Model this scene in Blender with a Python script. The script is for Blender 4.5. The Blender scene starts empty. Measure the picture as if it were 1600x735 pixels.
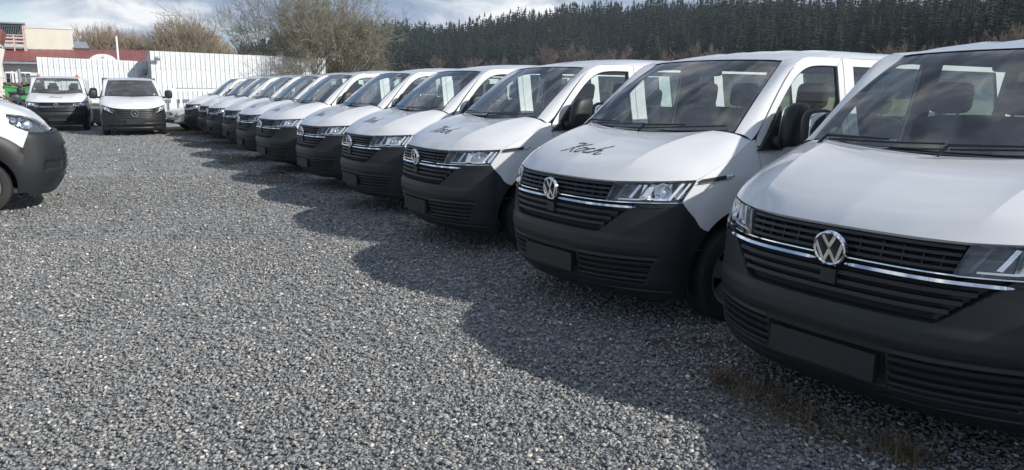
import bpy, bmesh, math, random
import numpy as np
from mathutils import Vector, Matrix

SC = bpy.context.scene
COL = SC.collection
R = math.radians
rnd = random.Random(7)
rng = np.random.default_rng(11)

# ------------------------------------------------------------------ camera
CAM_H, PITCH, ROLL, YAW, FPX = 1.5691, 0.193562, 0.008678, 0.553518, 1165.38
def cam_axes():
    f = Vector((math.sin(YAW)*math.cos(PITCH), math.cos(YAW)*math.cos(PITCH), -math.sin(PITCH)))
    r = Vector((math.cos(YAW), -math.sin(YAW), 0)); u = r.cross(f)
    return math.cos(ROLL)*r + math.sin(ROLL)*u, -math.sin(ROLL)*r + math.cos(ROLL)*u, f
cd = bpy.data.cameras.new('camera'); cam = bpy.data.objects.new('camera', cd); COL.objects.link(cam)
_r, _u, _f = cam_axes()
cam.matrix_world = Matrix(((_r.x, _u.x, -_f.x, 0), (_r.y, _u.y, -_f.y, 0), (_r.z, _u.z, -_f.z, CAM_H), (0, 0, 0, 1)))
cd.sensor_width = 36; cd.lens = 36*FPX/1600; cd.clip_start = 0.05; cd.clip_end = 6000
SC.camera = cam

# ------------------------------------------------------------------ light
SUN_EL = R(29.5); SUN_DIR = (0.48, -0.877)            # towards the sun, in plan
SC.view_settings.view_transform = 'Standard'; SC.view_settings.look = 'None'
SC.view_settings.exposure = 0.36; SC.view_settings.gamma = 1
sl = bpy.data.lights.new('sun', 'SUN'); sl.energy = 3.6; sl.angle = R(0.9); sl.color = (1.0, 0.955, 0.89)
sun = bpy.data.objects.new('sun', sl); COL.objects.link(sun); sun.location = (20, -30, 40)
_d = Vector((SUN_DIR[0]*math.cos(SUN_EL), SUN_DIR[1]*math.cos(SUN_EL), math.sin(SUN_EL)))
sun.rotation_euler = _d.to_track_quat('Z', 'Y').to_euler()

def N(nt, typ, **kw):
    n = nt.nodes.new(typ)
    for k, v in kw.items():
        if k in n.inputs.keys() if isinstance(k, str) else False: n.inputs[k].default_value = v
        else: setattr(n, k, v)
    return n
def ramp(nt, src, stops, interp='LINEAR'):
    n = nt.nodes.new('ShaderNodeValToRGB'); n.color_ramp.interpolation = interp
    e = n.color_ramp.elements
    while len(e) < len(stops): e.new(0.5)
    for i, (p, c) in enumerate(stops):
        e[i].position = p
        e[i].color = (c, c, c, 1) if isinstance(c, (int, float)) else (*c, 1)
    nt.links.new(src, n.inputs[0]); return n

w = bpy.data.worlds.new('World'); SC.world = w; w.use_nodes = True
nt = w.node_tree; nt.nodes.clear()
out = nt.nodes.new('ShaderNodeOutputWorld'); bg = nt.nodes.new('ShaderNodeBackground')
sky = nt.nodes.new('ShaderNodeTexSky'); sky.sky_type = 'NISHITA'; sky.sun_disc = False
sky.sun_elevation = SUN_EL; sky.sun_rotation = math.atan2(SUN_DIR[0], SUN_DIR[1]); sky.altitude = 450; sky.dust_density = 0.35; sky.ozone_density = 2.5
tc = nt.nodes.new('ShaderNodeTexCoord')
mp = nt.nodes.new('ShaderNodeMapping'); mp.inputs['Scale'].default_value = (1, 1, 3.2); mp.inputs['Location'].default_value = (0.35, 0.1, 0.0)
nt.links.new(tc.outputs['Generated'], mp.inputs[0])
n1 = nt.nodes.new('ShaderNodeTexNoise'); n1.inputs['Scale'].default_value = 3.4; n1.inputs['Detail'].default_value = 9; n1.inputs['Roughness'].default_value = 0.56; n1.inputs['Distortion'].default_value = 0.25
nt.links.new(mp.outputs[0], n1.inputs[0])
mp2 = nt.nodes.new('ShaderNodeMapping'); mp2.inputs['Scale'].default_value = (1, 1, 2.8); mp2.inputs['Location'].default_value = (3.1, 5.7, 1.4)
nt.links.new(tc.outputs['Generated'], mp2.inputs[0])
n2 = nt.nodes.new('ShaderNodeTexNoise'); n2.inputs['Scale'].default_value = 5.2; n2.inputs['Detail'].default_value = 10; n2.inputs['Roughness'].default_value = 0.58; n2.inputs['Distortion'].default_value = 0.4
nt.links.new(mp2.outputs[0], n2.inputs[0])
cover = ramp(nt, n1.outputs[0], [(0.43, 0.0), (0.49, 0.65), (0.56, 1.0)])
tone = ramp(nt, n2.outputs[0], [(0.37, (9.4, 9.5, 9.7)), (0.435, (6.3, 6.8, 7.7)), (0.49, (4.0, 4.75, 6.1)), (0.59, (2.7, 3.4, 4.9))])
mx = nt.nodes.new('ShaderNodeMixRGB')
nt.links.new(cover.outputs[0], mx.inputs[0]); nt.links.new(sky.outputs[0], mx.inputs[1]); nt.links.new(tone.outputs[0], mx.inputs[2])
nt.links.new(mx.outputs[0], bg.inputs[0]); bg.inputs[1].default_value = 0.085
nt.links.new(bg.outputs[0], out.inputs[0])

# ------------------------------------------------------------------ materials
MATS = {}
def pbr(name, col, rough=0.5, metal=0.0, coat=0.0, var=0.0, vscale=4.0, bump=0.0, bscale=80.0, spec=0.5, col2=None, detail=6.0):
    m = bpy.data.materials.new(name); m.use_nodes = True; t = m.node_tree
    b = t.nodes['Principled BSDF']
    b.inputs['Base Color'].default_value = (*col, 1); b.inputs['Roughness'].default_value = rough
    b.inputs['Metallic'].default_value = metal; b.inputs['Coat Weight'].default_value = coat; b.inputs['Coat Roughness'].default_value = 0.07
    b.inputs['Specular IOR Level'].default_value = spec
    tcn = t.nodes.new('ShaderNodeTexCoord')
    if var or col2:
        n = t.nodes.new('ShaderNodeTexNoise'); n.inputs['Scale'].default_value = vscale; n.inputs['Detail'].default_value = detail
        t.links.new(tcn.outputs['Object'], n.inputs[0])
        c2 = col2 or tuple(c*(1-var) for c in col)
        r = ramp(t, n.outputs[0], [(0.35, c2), (0.62, col)])
        t.links.new(r.outputs[0], b.inputs['Base Color'])
    if bump:
        n = t.nodes.new('ShaderNodeTexNoise'); n.inputs['Scale'].default_value = bscale; n.inputs['Detail'].default_value = 4
        t.links.new(tcn.outputs['Object'], n.inputs[0])
        bp = t.nodes.new('ShaderNodeBump'); bp.inputs['Strength'].default_value = bump; bp.inputs['Distance'].default_value = 0.01
        t.links.new(n.outputs[0], bp.inputs['Height']); t.links.new(bp.outputs[0], b.inputs['Normal'])
    MATS[name] = m; return m
def glass(name, tint, ior=1.5, rough=0.0, haze=0.0):
    m = bpy.data.materials.new(name); m.use_nodes = True; t = m.node_tree; t.nodes.clear()
    o = t.nodes.new('ShaderNodeOutputMaterial'); tr = t.nodes.new('ShaderNodeBsdfTransparent'); tr.inputs[0].default_value = (*tint, 1)
    g = t.nodes.new('ShaderNodeBsdfGlossy'); g.inputs['Roughness'].default_value = rough; g.inputs['Color'].default_value = (1, 1, 1, 1)
    f = t.nodes.new('ShaderNodeLayerWeight'); f.inputs[0].default_value = 0.5      # Schlick, the same from both faces of a thin pane
    p5 = t.nodes.new('ShaderNodeMath'); p5.operation = 'POWER'; p5.inputs[1].default_value = 5.0; t.links.new(f.outputs['Facing'], p5.inputs[0])
    mp_ = t.nodes.new('ShaderNodeMath'); mp_.operation = 'MULTIPLY_ADD'; f0 = ((ior-1)/(ior+1))**2*2.3; mp_.inputs[1].default_value = 1-f0; mp_.inputs[2].default_value = f0; mp_.use_clamp = True
    t.links.new(p5.outputs[0], mp_.inputs[0])
    x = t.nodes.new('ShaderNodeMixShader'); t.links.new(mp_.outputs[0], x.inputs[0])
    if haze:                                        # pale sky reflection painted into the pane as an even grey veil
        df = t.nodes.new('ShaderNodeBsdfDiffuse'); df.inputs[0].default_value = (0.5, 0.5, 0.5, 1)
        x2 = t.nodes.new('ShaderNodeMixShader'); x2.inputs[0].default_value = haze
        t.links.new(tr.outputs[0], x2.inputs[1]); t.links.new(df.outputs[0], x2.inputs[2]); t.links.new(x2.outputs[0], x.inputs[1])
    else: t.links.new(tr.outputs[0], x.inputs[1])
    t.links.new(g.outputs[0], x.inputs[2]); t.links.new(x.outputs[0], o.inputs[0])
    MATS[name] = m; return m

M_white = pbr('white_paint', (0.73, 0.735, 0.74), 0.36, coat=0.7, var=0.05, vscale=2.5)
M_white2 = pbr('white_paint_worn', (0.74, 0.74, 0.72), 0.4, var=0.12, vscale=6)
M_silver = pbr('silver_paint', (0.55, 0.56, 0.57), 0.3, metal=0.4, coat=0.5)
M_plast = pbr('black_bumper_plastic', (0.018, 0.0195, 0.022), 0.50, bump=0.08, bscale=300, col2=(0.013, 0.0145, 0.017), vscale=3)
M_grille = pbr('grille_plastic', (0.020, 0.021, 0.023), 0.42)
M_gloss = pbr('gloss_black', (0.012, 0.012, 0.014), 0.12)
M_dark = pbr('dark_cavity', (0.008, 0.008, 0.009), 0.8)
M_chrome = pbr('chrome', (0.88, 0.89, 0.91), 0.07, metal=1.0)
M_refl = pbr('reflector', (0.85, 0.87, 0.9), 0.16, metal=1.0)
M_drl = pbr('light_guide', (0.75, 0.77, 0.8), 0.2, coat=0.5)
M_lampgrey = pbr('lamp_bezel', (0.13, 0.136, 0.145), 0.22, metal=0.35)
M_amber = pbr('amber_lens', (0.45, 0.16, 0.05), 0.25)
M_glass = glass('window_glass', (0.87, 0.93, 0.91), 1.5, haze=0.03)
M_wind = glass('windscreen_glass', (0.84, 0.91, 0.89), 1.5, haze=0.11)
M_lens = glass('lamp_lens', (0.97, 0.98, 0.98), 1.4)
M_mirr = pbr('mirror_glass', (0.9, 0.92, 0.93), 0.02, metal=1.0)
M_rubber = pbr('tyre_rubber', (0.018, 0.018, 0.018), 0.75, bump=0.2, bscale=60, col2=(0.03, 0.029, 0.027), vscale=5)
M_rim = pbr('steel_rim', (0.30, 0.31, 0.32), 0.35, metal=0.6)
M_trim = pbr('interior_trim', (0.065, 0.067, 0.07), 0.7)
M_liner = pbr('roof_liner', (0.20, 0.20, 0.195), 0.9)
M_seat = pbr('seat_fabric', (0.030, 0.031, 0.034), 0.9, bump=0.2, bscale=120)
M_ink = pbr('lettering', (0.05, 0.055, 0.065), 0.4)
M_stick = pbr('green_sticker', (0.12, 0.30, 0.20), 0.5)
M_fence = pbr('white_corrugated_metal', (0.77, 0.78, 0.785), 0.42, col2=(0.69, 0.71, 0.72), vscale=1.3)
M_fence_g = pbr('grey_corrugated_metal', (0.40, 0.43, 0.46), 0.45, var=0.2, vscale=2)
M_rail = pbr('white_rail_metal', (0.78, 0.78, 0.78), 0.45)
M_galv = pbr('galvanised_steel', (0.42, 0.44, 0.45), 0.45, metal=0.6, var=0.2)
M_roof = pbr('red_roof_sheet', (0.27, 0.085, 0.072), 0.55, var=0.22, vscale=1.5)
M_cream = pbr('cream_cladding', (0.64, 0.63, 0.54), 0.7, var=0.08, vscale=1)
M_plaster = pbr('white_plaster', (0.70, 0.67, 0.63), 0.85, var=0.12, vscale=1.2)
M_wood = pbr('pink_painted_wood', (0.62, 0.47, 0.42), 0.7, var=0.15, vscale=6)
M_greywood = pbr('weathered_boards', (0.16, 0.17, 0.19), 0.8, var=0.3, vscale=8)
M_slate = pbr('slate_roof', (0.24, 0.27, 0.31), 0.6, var=0.2)
M_green = pbr('green_skip_paint', (0.07, 0.36, 0.09), 0.45, var=0.2, vscale=3)
M_binm = pbr('dark_bin_plastic', (0.035, 0.045, 0.055), 0.5)
M_rust = pbr('rusty_scrap', (0.20, 0.15, 0.12), 0.8, col2=(0.10, 0.10, 0.11), vscale=7)
M_winglass = pbr('building_window_glass', (0.05, 0.06, 0.075), 0.08, spec=0.8)
M_bluecar = pbr('dark_blue_paint', (0.03, 0.045, 0.10), 0.25, coat=0.5)
M_bark = pbr('bark', (0.085, 0.075, 0.06), 0.9, var=0.35, vscale=9)
M_twig = pbr('shrub_twigs', (0.29, 0.272, 0.210), 0.85, col2=(0.20, 0.19, 0.150), vscale=1.2)
M_twigb = pbr('bare_twigs', (0.36, 0.29, 0.215), 0.9, col2=(0.26, 0.215, 0.165), vscale=0.4)
M_twigp = pbr('reddish_twigs', (0.20, 0.145, 0.12), 0.9, var=0.35, vscale=0.3)
M_trunkp = pbr('pale_trunks', (0.23, 0.20, 0.17), 0.9, var=0.3, vscale=2)
M_dry = pbr('dry_grass', (0.20, 0.15, 0.085), 0.9, col2=(0.11, 0.078, 0.045), vscale=14)

def needle_mat(name, a, b):
    m = bpy.data.materials.new(name); m.use_nodes = True; t = m.node_tree; p = t.nodes['Principled BSDF']
    p.inputs['Roughness'].default_value = 0.85; p.inputs['Specular IOR Level'].default_value = 0.15
    oi = t.nodes.new('ShaderNodeObjectInfo'); g = t.nodes.new('ShaderNodeNewGeometry')
    vo = t.nodes.new('ShaderNodeTexVoronoi'); vo.inputs['Scale'].default_value = 0.16; vo.voronoi_dimensions = '2D'; t.links.new(g.outputs['Position'], vo.inputs['Vector'])
    sx = t.nodes.new('ShaderNodeSeparateColor'); t.links.new(vo.outputs['Color'], sx.inputs[0])
    ad = t.nodes.new('ShaderNodeMath'); ad.operation = 'MULTIPLY_ADD'; ad.inputs[1].default_value = .3; t.links.new(g.outputs['Random Per Island'], ad.inputs[0])
    sc2 = t.nodes.new('ShaderNodeMath'); sc2.operation = 'MULTIPLY'; sc2.inputs[1].default_value = .7; t.links.new(sx.outputs[0], sc2.inputs[0]); t.links.new(sc2.outputs[0], ad.inputs[2])
    r = ramp(t, ad.outputs[0], [(0.0, a), (0.72, b), (0.86, (b[0]*1.5, b[1]*1.15, b[2]*.9)), (0.97, (.060, .048, .034))]); t.links.new(r.outputs[0], p.inputs['Base Color'])
    MATS[name] = m; return m
M_needle = needle_mat('spruce_needles', (0.008, 0.016, 0.0125), (0.027, 0.042, 0.030))

# ground materials
def gravel_mat(name, dirt):
    m = bpy.data.materials.new(name); m.use_nodes = True; t = m.node_tree; p = t.nodes['Principled BSDF']
    p.inputs['Roughness'].default_value = 0.85; p.inputs['Specular IOR Level'].default_value = 0.25
    tcn = t.nodes.new('ShaderNodeTexCoord')
    v = t.nodes.new('ShaderNodeTexVoronoi'); v.inputs['Scale'].default_value = 34; t.links.new(tcn.outputs['Object'], v.inputs[0])
    sp = t.nodes.new('ShaderNodeSeparateColor'); t.links.new(v.outputs['Color'], sp.inputs[0])
    c = ramp(t, sp.outputs[0], STONE_RAMP)
    n = t.nodes.new('ShaderNodeTexNoise'); n.inputs['Scale'].default_value = 0.9; n.inputs['Detail'].default_value = 5; t.links.new(tcn.outputs['Object'], n.inputs[0])
    r = ramp(t, n.outputs[0], [(0.3, 0.8), (0.7, 1.12)])
    mu = t.nodes.new('ShaderNodeMixRGB'); mu.blend_type = 'MULTIPLY'; mu.inputs[0].default_value = 1
    t.links.new(c.outputs[0], mu.inputs[1]); t.links.new(r.outputs[0], mu.inputs[2])
    t.links.new(mu.outputs[0], p.inputs['Base Color'])
    b = t.nodes.new('ShaderNodeBump'); b.inputs['Strength'].default_value = 0.9; b.inputs['Distance'].default_value = 0.02; b.invert = True
    t.links.new(v.outputs['Distance'], b.inputs['Height']); t.links.new(b.outputs[0], p.inputs['Normal'])
    MATS[name] = m; return m
STONE_RAMP = [(0.0, (0.16, 0.165, 0.168)), (0.25, (0.235, 0.240, 0.240)), (0.55, (0.305, 0.309, 0.302)), (0.8, (0.37, 0.372, 0.36)), (0.93, (0.52, 0.50, 0.46)), (1.0, (0.70, 0.68, 0.63))]
M_gravel = gravel_mat('gravel_bed', 0)
m = bpy.data.materials.new('gravel_stone'); m.use_nodes = True; t = m.node_tree; p = t.nodes['Principled BSDF']
p.inputs['Roughness'].default_value = 0.8; p.inputs['Specular IOR Level'].default_value = 0.3
g = t.nodes.new('ShaderNodeNewGeometry')
c = ramp(t, g.outputs['Random Per Island'], [(0.0, (0.150, 0.155, 0.158)), (0.3, (0.230, 0.236, 0.236)), (0.6, (0.300, 0.304, 0.297)), (0.84, (0.385, 0.382, 0.366)), (0.94, (0.45, 0.41, 0.35)), (1.0, (0.80, 0.77, 0.70))])
tcn = t.nodes.new('ShaderNodeTexCoord'); n = t.nodes.new('ShaderNodeTexNoise'); n.inputs['Scale'].default_value = 90; n.inputs['Detail'].default_value = 3
t.links.new(tcn.outputs['Object'], n.inputs[0]); r = ramp(t, n.outputs[0], [(0.3, 0.72), (0.7, 1.2)])
mu = t.nodes.new('ShaderNodeMixRGB'); mu.blend_type = 'MULTIPLY'; mu.inputs[0].default_value = 1
t.links.new(c.outputs[0], mu.inputs[1]); t.links.new(r.outputs[0], mu.inputs[2]); t.links.new(mu.outputs[0], p.inputs['Base Color'])
M_stone = m
M_meadow = pbr('meadow_grass', (0.17, 0.20, 0.075), 0.95, col2=(0.22, 0.20, 0.10), vscale=0.05)
M_hill = pbr('forest_floor', (0.05, 0.05, 0.032), 0.95, col2=(0.075, 0.06, 0.04), vscale=0.03)
M_soil = pbr('bare_soil', (0.105, 0.080, 0.058), 0.95, col2=(0.07, 0.06, 0.05), vscale=3.0, bump=0.6, bscale=25)

# ------------------------------------------------------------------ mesh helpers
class MB:
    def __init__(s): s.v = []; s.f = []; s.n = 0
    def add(s, V, F):
        V = np.asarray(V, float).reshape(-1, 3); s.v.append(V)
        s.f += [tuple(int(i)+s.n for i in f) for f in F]; s.n += len(V); return s.n-len(V)
    def grid(s, P, flange=0.0, centre=(2.2, 0, 0.85), edges='udlr'):
        P = np.asarray(P, float); a, b = P.shape[:2]
        idx = np.arange(a*b).reshape(a, b)
        F = np.stack([idx[:-1, :-1], idx[1:, :-1], idx[1:, 1:], idx[:-1, 1:]], -1).reshape(-1, 4)
        c = P.reshape(-1, 3)
        du = np.gradient(P, axis=0); dv = np.gradient(P, axis=1); nn = np.cross(du, dv)
        nn /= np.linalg.norm(nn, axis=-1, keepdims=True)+1e-12
        mid = (a//2, b//2)
        if np.dot(nn[mid], P[mid]-np.array(centre)) < 0: nn = -nn; F = F[:, ::-1]
        s.add(c, F)
        if flange:
            rings = []
            if 'l' in edges: rings.append((P[0], nn[0]))
            if 'r' in edges: rings.append((P[-1], nn[-1]))
            if 'd' in edges: rings.append((P[:, 0], nn[:, 0]))
            if 'u' in edges: rings.append((P[:, -1], nn[:, -1]))
            for E_, n_ in rings:
                k = len(E_); V = np.concatenate([E_, E_-n_*flange])
                s.add(V, [(i, i+1, k+i+1, k+i) for i in range(k-1)])
        return nn
    def box(s, c, d, rot=None):
        c = np.array(c, float); d = np.array(d, float)/2
        V = np.array([[x, y, z] for x in (-1, 1) for y in (-1, 1) for z in (-1, 1)], float)*d
        if rot is not None: V = V@np.array(rot).T
        s.add(V+c, [(0, 1, 3, 2), (4, 6, 7, 5), (0, 4, 5, 1), (2, 3, 7, 6), (0, 2, 6, 4), (1, 5, 7, 3)]); return s
    def tube(s, pts, rad, seg=6, cap=True):
        pts = np.asarray(pts, float); k = len(pts); rad = np.broadcast_to(rad, (k,))
        T = np.gradient(pts, axis=0); T /= np.linalg.norm(T, axis=1, keepdims=True)+1e-12
        up = np.array([0, 0, 1.0]) if abs(T[0][2]) < 0.9 else np.array([1.0, 0, 0])
        V = []
        for p_, t_, r_ in zip(pts, T, rad):
            a = np.cross(up, t_); a /= np.linalg.norm(a)+1e-12; b = np.cross(t_, a)
            for j in range(seg):
                th = 2*math.pi*j/seg; V.append(p_+r_*(math.cos(th)*a+math.sin(th)*b))
        F = [(i*seg+j, i*seg+(j+1) % seg, (i+1)*seg+(j+1) % seg, (i+1)*seg+j) for i in range(k-1) for j in range(seg)]
        if cap: F += [tuple(range(seg))[::-1], tuple((k-1)*seg+j for j in range(seg))]
        s.add(V, F); return s
    def lathe(s, prof, c, axis='y', seg=32, a0=0, a1=2*math.pi):
        """prof: (radius, along)"""
        k = len(prof); V = []; closed = abs(a1-a0-2*math.pi) < 1e-6
        m_ = seg if closed else seg+1
        for j in range(m_):
            th = a0+(a1-a0)*j/seg
            for r_, h in prof:
                a, b = r_*math.cos(th), r_*math.sin(th)
                V.append({'y': (a, h, b), 'x': (h, a, b), 'z': (a, b, h)}[axis])
        F = []
        for j in range(seg):
            j2 = (j+1) % m_
            for i in range(k-1): F.append((j*k+i, j*k+i+1, j2*k+i+1, j2*k+i))
        s.add(np.array(V)+np.array(c), F); return s
    def blob(s, c, d, nu=14, nv=10, e1=0.6, e2=0.6, rot=None, shear=None):
        """superellipsoid"""
        u = np.linspace(-math.pi, math.pi, nu, endpoint=False); v = np.linspace(-math.pi/2, math.pi/2, nv)
        pw = lambda a, e: np.sign(a)*np.abs(a)**e
        U, V_ = np.meshgrid(u, v, indexing='ij')
        X = pw(np.cos(V_), e1)*pw(np.cos(U), e2); Y = pw(np.cos(V_), e1)*pw(np.sin(U), e2); Z = pw(np.sin(V_), e1)
        P = np.stack([X, Y, Z], -1).reshape(-1, 3)*np.array(d)/2
        if shear: P[:, 0] += shear[0]*P[:, 2]; P[:, 1] += shear[1]*P[:, 2]
        if rot is not None: P = P@np.array(rot).T
        F = [(i*nv+j, ((i+1) % nu)*nv+j, ((i+1) % nu)*nv+j+1, i*nv+j+1) for i in range(nu) for j in range(nv-1)]
        s.add(P+np.array(c), F); return s
    def flat(s, poly, thick, org, ax, ay, an):
        """extruded simple polygon in a local 2D frame"""
        poly = np.asarray(poly, float); k = len(poly); org, ax, ay, an = map(np.array, (org, ax, ay, an))
        A = org+poly[:, :1]*ax+poly[:, 1:]*ay
        s.add(np.concatenate([A, A+an*thick]), [tuple(range(k))[::-1], tuple(range(k, 2*k))]+[(i, (i+1) % k, k+(i+1) % k, k+i) for i in range(k)]); return s
    def build(s, name, mat, parent=None, smooth=True, angle=40):
        V = np.concatenate(s.v) if s.v else np.zeros((0, 3))
        me = bpy.data.meshes.new(name); me.from_pydata(V.tolist(), [], s.f); me.materials.append(mat)
        if smooth:
            me.polygons.foreach_set('use_smooth', [True]*len(me.polygons))
            if angle: me.set_sharp_from_angle(angle=R(angle))
        o = bpy.data.objects.new(name, me); COL.objects.link(o)
        if parent is not None: o.parent = parent
        return o
def rotz(a): c, s = math.cos(a), math.sin(a); return np.array([[c, -s, 0], [s, c, 0], [0, 0, 1.0]])
def roty(a): c, s = math.cos(a), math.sin(a); return np.array([[c, 0, s], [0, 1, 0], [-s, 0, c]])
def rotx(a): c, s = math.cos(a), math.sin(a); return np.array([[1, 0, 0], [0, c, -s], [0, s, c]])
def catmull(P, t):
    """P (K,d), uniform parameter"""
    P = np.asarray(P, float); K = len(P); t = np.asarray(t, float); i = np.clip(np.floor(t).astype(int), 0, K-2); u = (t-i)[:, None]
    Q = np.concatenate([[2*P[0]-P[1]], P, [2*P[-1]-P[-2]]])
    p0, p1, p2, p3 = Q[i], Q[i+1], Q[i+2], Q[i+3]
    return 0.5*((2*p1)+(-p0+p2)*u+(2*p0-5*p1+4*p2-p3)*u**2+(-p0+3*p1-3*p2+p3)*u**3)
def rs(pts, n, smooth=True):
    pts = np.asarray(pts, float)
    if smooth and len(pts) > 2: pts = catmull(pts, np.linspace(0, len(pts)-1, 12*len(pts)))
    d = np.concatenate([[0], np.cumsum(np.linalg.norm(np.diff(pts, axis=0), axis=1))])
    q = np.linspace(0, d[-1], n)
    return np.stack([np.interp(q, d, pts[:, k]) for k in range(pts.shape[1])], -1)
def coons(c0, c1, d0, d1):
    """c0,c1: (nu,d) at v=0,1 ; d0,d1: (nv,d) at u=0,1"""
    nu, nv = len(c0), len(d0); u = np.linspace(0, 1, nu)[:, None, None]; v = np.linspace(0, 1, nv)[None, :, None]
    return ((1-v)*c0[:, None]+v*c1[:, None]+(1-u)*d0[None]+u*d1[None]
            - ((1-u)*(1-v)*c0[0]+u*(1-v)*c0[-1]+(1-u)*v*c1[0]+u*v*c1[-1]))
def sst(a, b, x): t_ = np.clip((np.asarray(x, float)-a)/(b-a), 0, 1); return t_*t_*(3-2*t_)

def tag(o, label=None, cat=None, group=None, kind=None):
    if label: o['label'] = label
    if cat: o['category'] = cat
    if group: o['group'] = group
    if kind: o['kind'] = kind
    return o
def empty(name, loc=(0, 0, 0), rz=0.0):
    o = bpy.data.objects.new(name, None); COL.objects.link(o); o.location = loc; o.rotation_euler = (0, 0, rz); o.empty_display_size = 0.3; return o
def copy_tree(o, parent=None, skip=()):
    c = o.copy(); COL.objects.link(c); c.parent = parent
    for ch in o.children:
        if ch.name.split('.')[0] in skip: continue
        copy_tree(ch, c, skip)
    return c

# ------------------------------------------------------------------ van body surface
class Wrap:
    """horizontal slices of a vehicle's nose and flank: P(t, z); t>=0 one flank, t<0 mirrored"""
    def __init__(s, zs, tabs): s.z = np.array(zs, float); s.T = np.array(tabs, float); s.K = s.T.shape[1]
    def P(s, t, z):
        t = np.asarray(t, float); z = np.asarray(z, float); t, z = np.broadcast_arrays(t, z); sh = t.shape
        t = t.ravel(); z = z.ravel(); a = np.abs(t); ac = np.minimum(a, s.K-1-1e-9)
        A = np.stack([catmull(T, ac) for T in s.T])            # L,N,2
        A[:, :, 0] += np.maximum(a-(s.K-1), 0)
        zc = np.clip(z, s.z[0], s.z[-1]); k = np.clip(np.searchsorted(s.z, zc)-1, 0, len(s.z)-2)
        h = (s.z[k+1]-s.z[k]); u = (zc-s.z[k])/h; n = np.arange(len(z))
        def slope(i):
            lo = np.clip(i-1, 0, len(s.z)-1); hi = np.clip(i+1, 0, len(s.z)-1)
            return (A[hi, n]-A[lo, n])/(s.z[hi]-s.z[lo])[:, None]
        p0, p1 = A[k, n], A[k+1, n]; m0, m1 = slope(k)*h[:, None], slope(k+1)*h[:, None]; u = u[:, None]
        q = (2*u**3-3*u**2+1)*p0+(u**3-2*u**2+u)*m0+(-2*u**3+3*u**2)*p1+(u**3-u**2)*m1
        return np.stack([q[:, 0], q[:, 1]*np.where(t < 0, -1, 1), z], -1).reshape(sh+(3,))
    def t_of(s, x, z):
        x = np.asarray(x, float); z = np.broadcast_to(np.asarray(z, float), x.shape); lo = np.zeros(x.shape); hi = np.full(x.shape, s.K+6.0)
        for _ in range(36):
            m_ = (lo+hi)/2; big = s.P(m_, z)[..., 0] > x; hi = np.where(big, m_, hi); lo = np.where(big, lo, m_)
        return (lo+hi)/2
    def off(s, t, z, d):
        """point moved d along the outward normal"""
        e = 1e-3; t = np.asarray(t, float); z = np.asarray(z, float)
        p = s.P(t, z); a = s.P(t+e, z)-s.P(t-e, z); b = s.P(t, z+e)-s.P(t, z-e)
        n_ = np.cross(a, b); n_ /= np.linalg.norm(n_, axis=-1, keepdims=True)+1e-12
        sg = np.sign(np.sum(n_*(p-np.array([2.6, 0, 0.9])), -1, keepdims=True))
        return p+n_*sg*np.asarray(d)[..., None]
    def side(s, x, z, d=0.0):
        """flank point at x,z (positive y) moved d outward in y"""
        x = np.asarray(x, float); z = np.asarray(z, float); x, z = np.broadcast_arrays(x, z)
        p = s.P(s.t_of(x, z), z); p = p.copy(); p[..., 1] += d; return p
b100 = np.array([(.010, 0), (.020, .2), (.042, .36), (.090, .512), (.165, .66), (.285, .80), (.432, .902), (.56, .936), (.72, .955), (1.0, .957)])
b86 = np.array([(-.030, 0), (-.022, .2), (-.005, .36), (.033, .495), (.120, .66), (.218, .79), (.334, .88), (.44, .914), (.60, .944), (1.0, .957)])
b68 = np.array([(-.052, 0), (-.044, .2), (-.024, .36), (.016, .50), (.098, .66), (.196, .79), (.306, .872), (.40, .906), (.526, .932), (1.0, .955)])
front_w = np.array([1, 1, 1, .95, .8, .6, .4, .2, .05, 0])
def lvl(b, dx=0, dy=0):
    o = b.copy(); o[:, 0] += dx*front_w; o[:, 1] += dy*np.linspace(0, 1, 10)**0.5; return o
VZ = [.18, .22, .30, .42, .50, .60, .68, .77, .86, 1.0, 1.05, 1.13, 1.24, 1.30, 1.50, 1.75, 1.82]
VT = [lvl(b68, .17, -.07), lvl(b68, .11, -.045), lvl(b68, .035, -.025), lvl(b68, .002, -.012), lvl(b68, -.010, -.004), lvl(b68, -.008, 0), b68, (b68+b86)/2, b86, b100,
      lvl(b100, .04, -.006), lvl(b100, .08, -.026), lvl(b100, .12, -.068), lvl(b100, .13, -.084), lvl(b100, .14, -.127), lvl(b100, .15, -.172), lvl(b100, .15, -.190)]
VW_ = Wrap(VZ, VT)
WCX, WCZ, WR, ARCH = 0.855, 0.335, 0.335, 0.45
def arch_x(z, r=ARCH, zc=0.35): return WCX-np.sqrt(np.maximum(r*r-(np.asarray(z)-zc)**2, 0))

# windscreen curves
WSBn = np.array([.906, .789, 1.289]); WSTn = np.array([1.554, .640, 1.786])
ws_bot = np.array([(.800, 0, 1.272), (.812, .25, 1.274), (.850, .55, 1.281), (.906, .789, 1.289)])
ws_top = np.array([(1.480, 0, 1.803), (1.488, .25, 1.801), (1.515, .48, 1.795), (1.554, .640, 1.786)])
def ws_point(u, v):
    """u -1..1 across, v 0..1 up; bulges a little"""
    u = np.asarray(u, float); v = np.asarray(v, float); a = np.abs(u)
    pb = catmull(ws_bot, (a*3).ravel()).reshape(a.shape+(3,)); pt = catmull(ws_top, (a*3).ravel()).reshape(a.shape+(3,))
    p = pb+(pt-pb)*v[..., None]
    bul = 0.030*4*v*(1-v)
    p[..., 0] -= bul*(0.6+.35*a*a); p[..., 2] += bul*(0.75-.55*a*a); p[..., 1] += .020*4*v*(1-v)*a*a
    p[..., 1] *= np.where(u < 0, -1, 1)
    return p
_sh = lambda L: [(x+.055*max(0, z-1.24)/.5*min(1, (2.0-min(x, 2.0))/.25), z) for x, z in L]
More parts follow.
